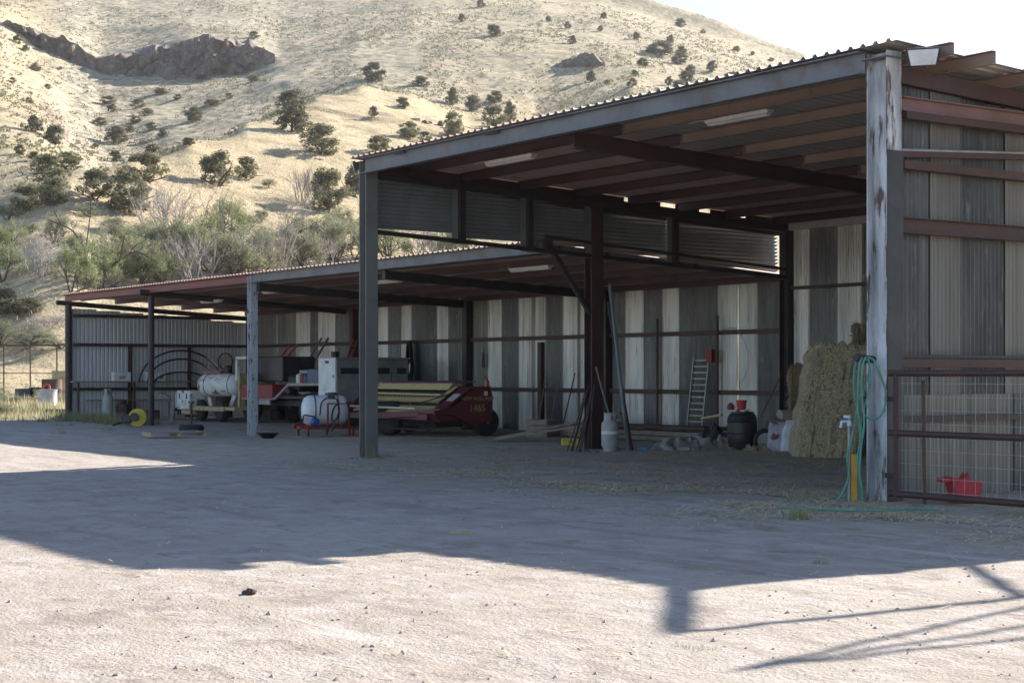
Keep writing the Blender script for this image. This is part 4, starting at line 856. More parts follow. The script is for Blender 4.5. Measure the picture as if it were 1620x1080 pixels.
# ---------------------------------------------------------------- white and grey generator cabinet
gc = thing('generator_cabinet', 'tall white-ended grey machine cabinet parked behind the sprayer', 'generator', (-13.98, 6.75, 0))
MB().rbox((0, 1.12, 1.30), (.94, 2.24, 1.16), .02).build('cabinet', greybox, gc)
MB().rbox((0, -.03, 1.31), (.96, .07, 1.2), .015).build('end_door', white, gc)
MB().box((.02, -.068, 1.80), (.2, .01, .07)).build('name_plate', rustm, gc)
MB().lathe([(.05, 0), (.05, .015), (0, .016)], (-.02, -.066, .92), (0, -1, 0), 16).build('port', blackp, gc)
MB().box((.38, -.075, 1.42), (.05, .03, .08)).build('door_latch', galvp, gc)
MB().box((0, 1.12, 1.905), (1.0, 2.34, .05)).build('top_cover', greybox, gc)
for y, l in ((.42, .62), (1.25, .78), (2.02, .3)): q = MB().box((.472, y, 1.56), (.012, l, .16)).build('side_window', blackp, gc); MB().box((.48, y, 1.655), (.02, l + .04, .02)).build('window_trim', greybox, q)
for y in (.84, 1.7): MB().box((.474, y, 1.15), (.008, .015, .8)).build('panel_joint', dark, gc)
MB().box((.478, .98, 1.25), (.02, .05, .16)).build('door_handle', blackp, gc)
MB().box((0, 1.1, .62), (.8, 2.4, .14)).build('chassis', dark, gc)
for y in (.55, 1.75):
    for s in (-1, 1):
        wt = MB().lathe([(.16, -.1), (.29, -.1), (.33, -.05), (.33, .05), (.29, .1), (.16, .1)], (s * .38, y, .32), (1, 0, 0), 20).build('wheel', blackm, gc)
MB().tube([(-.3, -.15, .0), (-.3, -.15, .62)], .035, 8).build('jack_stand', rustm, gc)

# ---------------------------------------------------------------- service truck bed and compressor trailer
tb = thing('flatbed_truck', 'dark flatbed service truck with red toolbox and pale side rail', 'truck', (-17.7, 7.2, 0))
MB().box((-.2, .6, .62), (5.4, .7, .16)).build('chassis', dark, tb)
MB().box((-.1, .75, .80), (5.2, 1.7, .07)).build('deck', dark, tb)
MB().tube([(-2.3, -.15, .74), (-.1, -.15, .76), (.75, -.15, 1.17), (3.2, -.15, 1.19)], .045, 6).build('side_rail', mat('pale_rail', (.40, .38, .36), (.3, .28, .26), rough=.6, scale=4), tb)
MB().rbox((-1.2, -.02, .96), (2.1, .42, .40), .015).build('toolbox', redp, tb)
MB().box((-1.0, -.1, .64), (.95, .05, .14)).build('step_plate', alum, tb)
MB().rbox((-1.6, .9, 1.62), (1.9, 1.1, .75), .03).build('engine_housing', blackp, tb)
MB().rbox((2.05, .45, 1.40), (1.5, .6, .44), .02).build('blue_toolbox', bluep, tb)
for x, m in ((.75, white), (1.0, redp), (1.22, bluep)): MB().lathe([(.1, 0), (.1, .3), (.03, .34), (0, .34)], (x, .2, 1.15), n=14).build('canister', m, tb)
MB().rbox((.9, .5, 1.52), (.55, .5, .14), .02).build('bin', greybox, tb)
MB().rbox((-.3, .9, 1.2), (.7, .8, .5), .08).build('pump_unit', dark, tb)
for x in (-2.1, 1.6):
    for y in (.08, 1.5):
        wt = MB().lathe([(.22, -.13), (.42, -.13), (.47, -.06), (.47, .06), (.42, .13), (.22, .13)], (x, y, .46), (0, 1, 0), 24).build('wheel', blackm, tb)
        MB().lathe([(.23, -.02), (.2, .06), (.08, .02), (.06, .1), (0, .1)], (x, y - .06, .46), (0, -1, 0), 18).build('rim', greybox, wt)
MB().tube([(2.7, .3, 1.2), (2.7, .3, 2.1)], .12, 10).build('stack_pipe', dark, tb)
MB().bar((-.9, -.3, .0), (-1.1, -.22, .8), .03, .03).build('prop_rod', rustm, tb)
ct = thing('compressor_trailer', 'old yellow compressor trailer carrying a chipped white tank', 'trailer', (-22.0, 6.9, 0))
MB().box((.15, .35, .42), (4.1, 1.1, .10)).build('bed', rustyyellow, ct)
MB().box((-.2, -.22, .40), (3.4, .05, .13)).build('side_plate', rustyyellow, ct)
MB().lathe([(0, -.02), (.17, .0), (.29, .06), (.35, .17), (.36, .25), (.36, 1.55), (.35, 1.62), (.29, 1.74), (.17, 1.81), (0, 1.83)], (-.55, .0, 1.13), (.95, .32, 0), 26).build('air_tank', oldwhite, ct)
for a in (.4, 1.45): MB().tube([Vector((-.55, .0, 1.13)) + Vector((.947, .319, 0)) * a + (Vector((0, 0, 1)) * math.sin(q) + Vector((-.319, .947, 0)) * math.cos(q)) * .365 for q in np.linspace(0, 2 * PI, 26, endpoint=False)], .012, 5, closed=True).build('tank_band', rustm, ct)
MB().rbox((.0, .2, 1.53), (.75, .4, .09), .02, .32).build('motor_plate', mat('faded_red_plate', (.3, .12, .09), (.22, .09, .07), rough=.6), ct)
MB().lathe([(.13, 0), (.13, .22), (.05, .26), (0, .26)], (.45, .4, 1.48), n=14).build('motor', dark, ct)
MB().bar((.85, .3, .45), (.95, .4, .82), .12, .12).build('tank_leg', oldwhite, ct)
MB().bar((-.3, .2, .45), (-.25, .1, .82), .12, .12).build('tank_leg', oldwhite, ct)
MB().rbox((-1.2, -.1, .73), (1.0, .55, .44), .012).build('battery_box', oldwhite, ct)
MB().box((-1.5, -.382, .77), (.06, .012, .16)).build('latch', dark, ct); MB().box((-.95, -.382, .77), (.06, .012, .16)).build('latch', dark, ct)
MB().rbox((-1.2, -.15, .44), (.9, .5, .16), .012).build('lower_box', oldwhite, ct)
MB().rbox((-1.1, -.12, .27), (.8, .4, .14), .012).build('step', rustyyellow, ct)
MB().box((-1.85, -.1, .65), (.06, .5, .5)).build('end_plate', oldwhite, ct)
MB().box((1.95, .65, .95), (.12, 1.2, 1.1)).build('bulkhead', rustyyellow, ct)
q = MB(); q.box((1.75, .1, 1.62), (.12, .08, .66)); q.box((2.05, .1, 1.96), (.72, .08, .08)); q.build('radiator_frame', oldwhite, ct)
for x in (-.6, .9): MB().lathe([(.15, -.1), (.30, -.1), (.34, -.05), (.34, .05), (.30, .1), (.15, .1)], (x, -.02, .33), (0, 1, 0), 20).build('wheel', blackm, ct)
tl = thing('rusty_tiller', 'dark rusty tiller parked beside the compressor trailer', 'tiller', (-24.3, 6.6, 0))
MB().lathe([(.12, -.1), (.28, -.1), (.3, 0), (.28, .1), (.12, .1)], (0, 0, .3), (.4, 1, 0), 18).build('wheel', rustm, tl)
MB().rbox((.1, .3, .45), (.5, .5, .35), .06).build('engine', dark, tl)
for s in (-1, 1): MB().tube(smooth_path([(.1, s * .2 + .3, .5), (-.3, s * .25 + .2, .8), (-.6, s * .28 + .1, .85)]), .018, 6).build('handle', rustm, tl)
for k in range(6): MB().bar((.5, .1 * k - .1, .18), (.5 + .16 * math.cos(k), .1 * k - .1, .18 + .16 * math.sin(k)), .05, .02).build('tine', rustm, tl)
ladder('orange ladder leaning on the back wall behind the blue toolbox', (-24.3, 9.3, .6), (-22.75, 10.2, 2.42), .5, 8, orange)
ladder('dark wooden ladder leaning on the back wall near the white cabinet', (-21.7, 9.5, .7), (-20.7, 10.25, 2.62), .45, 7, woodm)
ladder('red fibreglass stepladder half hidden by the grey front post', (-19.2, 9.6, .0), (-18.55, 10.15, 2.5), .4, 8, redp, taper=.6)

# ---------------------------------------------------------------- by the end wall: shelf, boxes, hoops, reel, pallet, stand
sh = thing('wall_shelf', 'long plank shelf fixed along the end wall', 'shelf', (-26.05, 6.0, 0))
MB().box((.05, 0, 1.22), (.3, 4.2, .04)).build('shelf_board', woodm, sh); MB().box((.05, .3, .62), (.3, 3.9, .04)).build('shelf_board', woodm, sh)
for y in (-1.9, 0.0, 1.9): MB().box((.1, y, .6), (.06, .06, 1.2)).build('leg', oxide, sh)
for i, (y, lb) in enumerate(((5.55, 'white carton on the shelf nearer the corner post'), (6.55, 'white carton on the shelf behind the pipe post'), (6.9, 'small white carton at the hoop end of the shelf'))):
    b_ = thing('carton', lb, 'box', (-25.98, y, 1.242), .05 * i)
    MB().rbox((0, 0, .145), (.24, (.58, .36, .26)[i], .29), .008).build('body', white, b_); MB().box((0.124, .0, .12), (.004, .22 - .04 * i, .1)).build('print', mat('carton_print', (.35, .33, .34), (.3, .2, .2), rough=.6), b_)
for i, (R, h) in enumerate(((1.48, 1.10), (1.2, .82), (1.0, .38))):
    c = MB(); c.tube([(-25.85 + .04 * i, 7.6 + R * math.cos(a), 1.15 + h * math.sin(a)) for a in np.linspace(.05, PI - .05, 26)], .03, 7)
    tag(c.build('pipe_hoop', blackm), ['largest black pipe hoop against the end wall', 'middle black pipe hoop nested in the larger one', 'flattest black pipe hoop under the other two'][i], 'hoop', None)
rl = thing('cable_reel', 'bright yellow reel on a small dark machine before the end wall', 'reel', (-18.6, 2.95, 0), AZ - .15)
MB().lathe([(.03, -.03), (.16, -.03), (.25, -.015), (.25, .0), (.16, .02), (.06, .03), (.06, .06), (0, .06)], (.18, 0, .25), (.25, -1, .1), 30).build('reel_disc', yellow, rl)
MB().lathe([(.03, 0), (.22, .0), (.22, .015), (.1, .03), (0, .04)], (.15, .16, .28), (.25, -1, .1), 24).build('reel_disc', yellow, rl)
MB().lathe([(.0, -.1), (.12, -.1), (.12, .16), (0, .17)], (.12, -.02, .26), (.25, -1, .1), 18).build('hub', blackp, rl)
MB().rbox((-.12, 0, .2), (.34, .26, .22), .03).build('motor', blackp, rl); MB().tube(smooth_path([(-.1, 0, .2), (-.32, -.05, .1), (-.5, -.1, .03)]), .03, 7).build('handle', blackm, rl)
pal = thing('wooden_pallet', 'thin weathered wooden pallet lying on the dirt before the low shed', 'pallet', (-10.9, .95, .0), math.radians(80))
for k in range(3): MB().box((-.62 + .62 * k, 0, .055), (.09, 1.0, .09)).build('runner', woodl, pal)
for k in range(7): MB().box((0, -.46 + .155 * k, .112), (1.35, .10, .022), .01 * (k % 3 - 1)).build('slat', woodl if k % 2 else woodm, pal)
st = thing('tyre_base_stand', 'rusty pipe stand set in a tyre base beside the peeling post', 'stand', (-13.9, 2.7, 0))
MB().lathe([(.12, 0), (.28, .0), (.33, .05), (.33, .12), (.28, .17), (.12, .17)], n=22).build('tyre', blackm, st); MB().lathe([(0, 0), (.13, 0), (.13, .1), (0, .1)], n=12).build('concrete', greybox, st)
MB().tube([(0, 0, .05), (0, 0, .75)], .035, 8).build('pipe', rustm, st); MB().bar((-.12, 0, .75), (.12, 0, .75), .06, .06).build('head', rustm, st)
dp = thing('feed_pan', 'shallow dark pan on the dirt beside the peeling post', 'pan', (-10.0, 2.95, -.06))
MB().lathe([(.0, .0), (.12, 0), (.26, .12), (.28, .125), (.28, .135), (.25, .13), (.12, .02), (0, .02)], n=22).build('body', blackp, dp)
for i, (x, y, l) in enumerate(((-6.0, 4.3, 1.5),)):
    tag(MB().bar((x, y, .03), (x + .8, y + 1.2, .03), .1, .03).build('flat_plank', woodm), 'dark plank lying flat on the dirt before the mower', 'plank')
hc = MB(); hc.tube(smooth_path([(-9.0, 4.0, .02), (-8.95, 4.0, .25), (-8.8, 4.1, .3), (-8.85, 4.05, .12)]), .03, 7); tag(hc.build('tow_hook', dark), 'bent dark tow hook standing by the grey front post', 'hook')
lb_ = thing('plank_prop', 'narrow board leaning inside the low shed near the pipe post', 'board', (-20.6, 5.0, 0)); MB().bar((0, 0, 0), (-.5, .3, .95), .12, .03).build('board', woodm, lb_)
bxx = thing('dark_crate', 'small dark crate on the floor below the wall shelf', 'crate', (-24.6, 6.0, 0), .2); MB().rbox((0, 0, .16), (.35, .5, .3), .015).build('body', rustm, bxx); MB().box((.18, 0, .26), (.02, .4, .03)).build('handle', dark, bxx)

def crate(label, loc, rz, d, m, slats=True):
    t = thing('crate', label, 'crate', loc, rz); W, D, H = d
    MB().box((0, 0, .02), (W, D, .03)).build('floor_board', m, t)
    for s_ in (-1, 1):
        for k in range(3): MB().box((0, s_ * D / 2, H * (k + .5) / 3), (W, .02, H / 3 - .02)).build('slat', m, t); MB().box((s_ * W / 2, 0, H * (k + .5) / 3), (.02, D - .025, H / 3 - .02)).build('slat', m, t)
crate('dark slatted crate on the floor beside the mower wheel', (-5.6, 7.9, 0), .3, (.6, .5, .42), woodm)
crate('brown slatted crate behind the propped planks', (-4.7, 8.9, 0), -.2, (.7, .5, .5), rustm)
crate('small slatted crate by the rear corner column', (-.6, 9.5, 0), .1, (.5, .4, .36), woodm)
jc = thing('jerry_can', 'dark green jerry can beside the board stack', 'can', (-3.9, 7.9, 0), .6)
MB().rbox((0, 0, .21), (.32, .16, .42), .03).build('body', mat('dark_green_paint', (.03, .05, .03), (.04, .05, .04), rough=.5), jc); MB().tube(smooth_path([(-.1, 0, .42), (-.06, 0, .47), (.06, 0, .47), (.1, 0, .42)]), .012, 6).build('handle', dark, jc)
for i, (x, y, lb) in enumerate(((-13.3, 9.2, 'stacked lower tyre against the back wall behind the mower'), (-11.0, 9.5, 'lone tyre lying against the back wall near the column'))):
    t_y = thing('stored_tyre', lb, 'tyre', (x, y, 0)); MB().tube([(.28 * math.cos(a), .28 * math.sin(a), .11) for a in np.linspace(0, 2 * PI, 22, endpoint=False)], .11, 8, closed=True).build('tyre', blackm, t_y)
for i in range(5):
    x = -8.6 + .55 * i; tl_ = thing('hand_tool', ['round shovel leaning on the back wall behind the mower', 'garden rake leaning on the back wall behind the mower', 'long crowbar leaning on the back wall by the short post', 'square shovel leaning on the back wall by the short post', 'pitchfork leaning on the back wall near the red column'][i], 'tool', (x, 9.9, 0))
    MB().tube([(0, 0, .25), (.06 * (i - 2), .36, 1.5)], .017, 6).build('shaft', woodm if i != 2 else rustm, tl_)
    if i in (0, 3): MB().prism([(-.1, .02), (.1, .02), (.11, .22), (.03, .3), (-.03, .3), (-.11, .22)], -.01, .01, 'y').build('blade', rustm, tl_)
    elif i != 2:
        for k in range(5): MB().tube([(-.12 + .06 * k, 0, .28), (-.13 + .065 * k, -.02, .0)], .007, 4).build('tine', rustm, tl_)
    else: MB().tube([(0, 0, .26), (-.01, -.02, .0)], .016, 6).build('tip', rustm, tl_)
wc = thing('wire_coil', 'coil of rusty wire hung on the end wall girt', 'wire', (-26.1, 9.3, 1.9))
for k in range(4): MB().tube([(.03 * k, .26 * math.cos(a), .28 * math.sin(a)) for a in np.linspace(0, 2 * PI, 20, endpoint=False)], .012, 5, closed=True).build('loop', rustm, wc)
for i, (x, y, z0, lb) in enumerate(((-22.9, 9.7, 0, 'dark oil drum standing behind the compressor trailer'), (-25.3, 8.9, 0, 'rusty oil drum standing in the corner of the low shed'))):
    od = thing('oil_drum', lb, 'drum', (x, y, z0)); MB().lathe([(.28, 0), (.28, .28), (.3, .3), (.28, .32), (.28, .58), (.3, .6), (.28, .62), (.28, .88), (.26, .88), (.25, .86), (0, .86)], n=20).build('body', blackp if i == 0 else rustm, od)

# ---------------------------------------------------------------- yard edge past the low shed: fence, junk
fn = thing('pipe_fence', 'thin pipe rail fence in front of the brush past the low shed', 'fence', (-44, 0, 0))
fpts = []
for i in range(15):
    p = CP + (FW + RT * ((-330 + i * 42 - 810) / FPX)) * (82 - .9 * i); fpts.append(Vector((p.x, p.y, 0)))
inv = Vector((44, 0, 0))
for i, p in enumerate(fpts): MB().tube([p + inv, p + inv + Vector((0, 0, 2.75))], .035, 6).build('post', rustm, fn)
for a, b in zip(fpts, fpts[1:]):
    MB().tube([a + inv + Vector((0, 0, 2.74)), b + inv + Vector((0, 0, 2.72))], .045, 6).build('rail', rustm, fn)
    MB().tube([a + inv + Vector((0, 0, 1.5)), b + inv + Vector((0, 0, 1.5))], .018, 5).build('rail', rustm, fn)
def yard(px, v): p = CP + (FW + RT * ((px - 810) / FPX)) * v; return (p.x, p.y, 0)
bn = thing('metal_bin', 'open grey galvanised bin with a bright side past the low shed', 'bin', yard(76, 61), .3)
MB().lathe([(.33, 0), (.33, .3), (.34, .32), (.33, .34), (.33, .85), (.35, .87), (.35, .9), (.32, .9), (.31, .05), (0, .05)], n=22).build('body', galvp, bn)
bs = MB(); bs.grid(lambda i, j: (.02 * math.sin(i * 2.1), i * .08, j * .9), 8, 2); tag(bs.build('tin_sheet', galvp, None, yard(66, 62.5), .2), 'dull tin sheet propped beside the galvanised bin', 'sheet')
yk = thing('yellow_bucket', 'dirty yellow bucket in the weeds past the low shed', 'bucket', yard(53, 59)); MB().lathe([(.13, 0), (.17, .36), (.18, .37), (.18, .4), (.165, .4), (.13, .03), (0, .03)], n=16).build('body', rustyyellow, yk)
bt = thing('battery_case', 'black low box with two pale caps at the foot of the end wall', 'box', yard(92, 57), AZ); MB().rbox((0, 0, .14), (.75, .4, .26), .02).build('body', blackp, bt)
for s in (-.18, .12): MB().lathe([(.06, 0), (.06, .03), (0, .03)], (s, -.2, .1), (0, -1, 0), 12).build('cap', straw_y, bt)
ty = thing('old_tyre', 'old black tyre lying in the weeds beside the yellow bucket', 'tyre', yard(68, 58)); MB().tube([(.3 * math.cos(a), .3 * math.sin(a), .1) for a in np.linspace(0, 2 * PI, 20, endpoint=False)], .11, 8, closed=True).build('tyre', blackm, ty)
for i, (px, v, m, lb, R, H) in enumerate(((35, 70, mat('dark_teal_drum', (.03, .07, .08), (.04, .06, .06), rough=.5), 'dark teal steel drum in the tall grass by the fence', .3, .85), (57, 70.5, blackp, 'black steel drum in the tall grass beside the red crank', .3, .9), (82, 69.5, rustm, 'rusty brown tank standing before the fence', .42, 1.25), (97, 71, rustyyellow, 'olive drum beside the rusty tank by the end post', .4, 1.6))):
    d_ = thing('steel_drum', lb, 'drum', yard(px, v)); MB().lathe([(R, 0), (R, H * .32), (R + .02, H * .34), (R, H * .36), (R, H * .65), (R + .02, H * .67), (R, H * .69), (R, H), (R - .02, H), (R - .03, H - .03), (0, H - .03)], n=20).build('body', m, d_)
rc = MB(); rc.tube(smooth_path([(0, 0, .5), (.25, 0, .95), (.45, 0, 1.0), (.5, 0, .5)]), .06, 7); tag(rc.build('red_crank', mat('faded_red_metal', (.4, .1, .08), (.3, .08, .06), rough=.6), None, yard(60, 69), AZ), 'bent faded red metal crank standing in the tall grass', 'crank')
for i, (px, v, dx) in enumerate(((20, 63, 1.4), (92, 64, .8))):
    p = Vector(yard(px, v)); tag(MB().bar(p + Vector((0, 0, .5)) - RT * dx, p + RT * dx + Vector((0, 0, .52)), .1, .12).build('fallen_timber', woodl), ['pale timber lying across the weeds past the low shed', 'short pale timber lying behind the galvanised bin'][i], 'timber')

# ---------------------------------------------------------------- vegetation
def leaf_cloud(blobs, n, size, r, flat=.0):
    """small leaf faces spread through uneven clumps; blobs = (centre, radius)"""
    V = []; F = []; tot = sum(b[1] ** 2 for b in blobs)
    for c, R in blobs:
        for _ in range(max(4, int(n * R * R / tot))):
            d = Vector((r.gauss(0, 1), r.gauss(0, 1), r.gauss(0, 1))).normalized() * R * (r.random() ** .45); p = c + d
            a = Vector((r.gauss(0, 1), r.gauss(0, 1), r.gauss(0, 1))).normalized(); b = a.orthogonal().normalized(); s = size * r.uniform(.6, 1.4); q = a.cross(b); o_ = len(V)
            V += [p + b * s, p + q * s * .6, p - b * s, p - q * s * .6]; F.append((o_, o_ + 1, o_ + 2, o_ + 3))
    return V, F
def branches(mb, r, p, d, l, rad, depth, spread=.6, up=.1, kids=(2, 4), tips=None, seg=3, sides=5):
    pts = [p]; rs = [rad]; q = p; dd = d.copy()
    for k in range(seg):
        dd = (dd + Vector((r.gauss(0, .14), r.gauss(0, .14), r.gauss(0, .10) + up * .3))).normalized(); q = q + dd * (l / seg); pts.append(q); rs.append(rad * (1 - .5 * (k + 1) / seg))
    mb.tube(pts, rs, sides if depth > 1 else 3, caps=False)
    if tips is not None and depth <= 1: tips.append((q, l))
    if depth <= 0: return
    for k in range(r.randint(*kids)):
        t = r.uniform(.35, 1.); i = min(seg - 1, int(t * seg)); s = pts[i].lerp(pts[i + 1], t * seg - i)
        a = Vector((r.gauss(0, 1), r.gauss(0, 1), r.gauss(0, .7))); nd = (dd + a.normalized() * spread * 1.2 + Vector((0, 0, up))).normalized()
        branches(mb, r, s, nd, l * r.uniform(.5, .8), rad * .5, depth - 1, spread, up, kids, tips, seg, sides)
def fit(V, hgt=1., wid=1.):
    xs = [abs(v[0]) for v in V] + [abs(v[1]) for v in V]; xs.sort(); W = xs[int(len(xs) * .97)]; H = max(v[2] for v in V)
    return wid * .5 / W, hgt / H
PROTO = {}
def proto(kind, k):
    """crown and trunk meshes about one unit high and wide"""
    if (kind, k) in PROTO: return PROTO[(kind, k)]
    r = random.Random(len(kind) * 977 + ord(kind[0]) * 31 + k * 7919); tr_ = MB(); lm = None; V = F = None
    if kind in ('juniper', 'oak'):
        blobs = []
        for i in range(46):
            t = r.random(); z = .10 + .78 * t; rad = (.42 * (1 - abs(t - .38) ** 1.5 * 1.3)) * r.uniform(.3, 1.); a = r.uniform(0, 2 * PI)
            blobs.append((Vector((rad * math.cos(a), rad * math.sin(a), z)), r.uniform(.07, .15)))
        V, F = leaf_cloud(blobs, 3600, .030 if kind == 'juniper' else .027, r); lm = leaf_jun if kind == 'juniper' else leaf_oak
        for a in range(3): branches(tr_, r, Vector((0, 0, -.08)), Vector((r.gauss(0, .35), r.gauss(0, .35), 1)).normalized(), .5, .03, 1, .6, .1, (2, 3))
        sx = sz = 1
    elif kind in ('mesquite', 'sage'):
        tips = []
        for a in range(5 if kind == 'mesquite' else 6): branches(tr_, r, Vector((0, 0, -.05)), Vector((r.gauss(0, .7), r.gauss(0, .7), 1)).normalized(), .42, .02, 3, .85, .0, (2, 4), tips)
        tips = [t for t in tips if t[0].z > .15]
        r.shuffle(tips); tips = tips[:190]; blobs = [(p, r.uniform(.05, .11)) for p, l in tips]
        V, F = leaf_cloud(blobs, 9000 if kind == 'mesquite' else 6500, .0115, r); lm = leaf_mes if kind == 'mesquite' else leaf_sage
        sx, sz = fit(V)
    elif kind == 'bare':
        for a in range(5): branches(tr_, r, Vector((0, 0, -.03)), Vector((r.gauss(0, .4), r.gauss(0, .4), 1)).normalized(), .46, .016, 4, .6, .1, (2, 3))
        sx, sz = fit(tr_.v)
    elif kind == 'thicket':
        for a in range(26): branches(tr_, r, Vector((r.gauss(0, .18), r.gauss(0, .18), -.03)), Vector((r.gauss(0, .5), r.gauss(0, .5), 1)).normalized(), .42, .013, 3, .6, .1, (2, 4), None, 3, 3)
        sx, sz = fit(tr_.v)
    elif kind == 'snag':
        for a in range(3): branches(tr_, r, Vector((0, 0, -.03)), Vector((r.gauss(0, .5), r.gauss(0, .5), 1)).normalized(), .55, .034, 3, .8, .0, (2, 3))
        sx, sz = fit(tr_.v)
    tv = [(a * sx, b * sx, c * sz) for a, b, c in tr_.v]; tr_.v = tv
    tm = bpy.data.meshes.new('trunk'); tm.from_pydata(tv, [], tr_.f); tm.materials.append(twigm if kind in ('bare', 'thicket') else barkm)
    cm = None
    if V: cm = bpy.data.meshes.new('crown'); cm.from_pydata([(v[0] * sx, v[1] * sx, v[2] * sz) for v in V], [], F); cm.materials.append(lm)
    PROTO[(kind, k)] = (tm, cm); return tm, cm
NAMES = {'juniper': ('juniper_tree', 'tree'), 'oak': ('oak_tree', 'tree'), 'mesquite': ('mesquite_tree', 'tree'), 'sage': ('desert_shrub', 'shrub'), 'bare': ('bare_tree', 'tree'), 'thicket': ('dead_shrub', 'shrub'), 'snag': ('dead_tree', 'tree')}
tree_n = 0
def tree(kind, label, px, py, wpx, hpx, v=None, group=None, top=None):
    """stands on the slope at the bearing px where it shows at elevation py (or at distance v)"""
    global tree_n
    if v is None: p, v = hill_see(px, py)
    else: p = hill_pt(px, v) if v > 72 else Vector(yard(px, v))
    nm, cat = NAMES[kind]; t = thing(nm, label, cat, p, (tree_n * 2.4) % 6.28, group); tm, cm = proto(kind, tree_n % (4 if kind in ('juniper', 'oak', 'mesquite') else 3)); tree_n += 1
    W = wpx / FPX * v; H = hpx / FPX * v if top is None else 1.5 + (590 - top) / FPX * v - p.z; t.scale = (W * 1.22, W * 1.22, H * 1.12) if kind in ('juniper', 'oak') else (W, W, H)
    link('trunk', tm, t)
    if cm: link('crown', cm, t)
J = 'juniper'; O = 'oak'
for a in [
 (J, 'round dark juniper alone on the spur crest above the tall gable', 590, 130, 36, 28),
 (J, 'tall dark juniper, highest on the mid slope, with a long shadow', 460, 180, 46, 36),
 (J, 'bushy juniper directly below the tall dark one on the slope', 464, 210, 58, 40),
 (O, 'spreading dark oak on the slope just above the floodlight post', 510, 248, 64, 46),
 (J, 'small round juniper on the spur edge beside the gully', 308, 194, 28, 22),
 (O, 'broad olive oak above the big dark tree behind low shed', 232, 288, 70, 42),
 (O, 'broad round oak with a twin at its side on mid slope', 345, 294, 68, 50),
 (O, 'smaller twin oak beside the broad round oak on mid slope', 388, 284, 38, 34),
 (O, 'large darkest oak standing over the dead grey thicket', 202, 340, 76, 66),
 (O, 'olive oak touching the large darkest oak on its gully side', 150, 318, 56, 44),
 (O, 'green oak with a bright edge at the gully mouth', 108, 270, 50, 28),
 (O, 'dark oak just below the oak at the gully mouth', 78, 292, 54, 44),
 (O, 'dark oak standing on the pale grass below the gully oaks', 86, 328, 54, 44),
 (O, 'ragged oak with a shadow on the pale lower slope', 44, 336, 54, 38),
 (J, 'small dark juniper with a pointed shadow beyond the gully', 55, 211, 30, 24),
 (J, 'grey-green juniper beside the pointed-shadow juniper beyond the gully', 87, 229, 34, 30),
 (J, 'tiny juniper upper one of a pair on the far pale slope', 30, 248, 18, 16),
 (J, 'tiny juniper lower one of a pair on the far pale slope', 54, 256, 18, 14),
 (J, 'dark wide juniper at the bottom of the gully', 183, 226, 40, 24),
 (J, 'small round juniper on the spur just below the gully bottom', 182, 256, 20, 18),
 (J, 'low rounded shrub juniper on the pale spur ridge', 242, 242, 24, 13),
 (J, 'small shrub juniper on the spur ridge beside the low rounded one', 298, 231, 22, 12),
 (J, 'tiny pale shrub on the spur between the ridge shrubs', 258, 218, 18, 12),
 (O, 'loose green oak showing just above the low gable roof corner', 600, 248, 44, 30),
 (O, 'flat-topped oak on the lower spur above the tall roof', 646, 220, 40, 24),
 (O, 'small oak beside the flat-topped oak above the tall roof', 672, 226, 22, 16),
 (J, 'low bushy juniper on the spur among broken rocks', 665, 137, 30, 15),
 (J, 'small dark juniper alone left of the broken spur rocks', 637, 173, 20, 18),
 (O, 'pale leafless-looking oak close above the tall roof beam', 718, 218, 36, 40),
 (J, 'tiny juniper on the pale slope under the lone crest juniper', 591, 190, 16, 16),
 (J, 'upright juniper, first of the row above the tall roof', 716, 166, 24, 24),
 (J, 'round juniper, second of the row above the tall roof', 748, 177, 24, 24),
 (J, 'small juniper, topmost of the clump above the tall roof', 783, 164, 26, 18),
 (O, 'grey twiggy oak in the clump above the tall roof', 780, 202, 44, 32),
 (J, 'dark juniper at the far side of the roofline clump', 806, 193, 24, 30),
 (J, 'dark juniper high on the upper slope below the summit', 783, 58, 20, 18),
 (J, 'small juniper near the hill top at the frame edge', 761, 13, 14, 12),
 (J, 'small dark juniper on the upper slope above the rock outcrop', 906, 71, 15, 13),
 (J, 'dark juniper just below the lone grey rock outcrop', 935, 130, 19, 16),
 (J, 'tree standing clear on the skyline of the hill', 1076, 41, 18, 13),
 (J, 'wide dark juniper mass below the skyline', 1045, 89, 42, 22)]:
    tree(*a)
for i_, (px, py, wp, hp_) in enumerate(sorted(((1018, 106, 22, 13), (1075, 102, 26, 18), (1060, 69, 14, 12), (1078, 88, 18, 14), (1030, 83, 14, 11), (950, 51, 10, 9), (1007, 63, 13, 11), (1094, 120, 20, 16), (1126, 116, 18, 18), (1086, 132, 26, 18), (1072, 146, 24, 18), (1058, 136, 14, 14), (1000, 138, 17, 13), (898, 46, 11, 10), (1004, 122, 14, 10), (960, 134, 10, 7), (1165, 82, 12, 8), (1112, 52, 9, 6), (1190, 88, 9, 6), (1220, 98, 10, 6), (955, 30, 12, 9), (868, 35, 10, 9), (730, 35, 14, 12), (775, 48, 10, 8)))):
    tree(J, ORD[i_] + ' small juniper along the upper hill, counting from the cliff towards the skyline end', px, py, wp, hp_, None, 'small junipers on the upper hill')
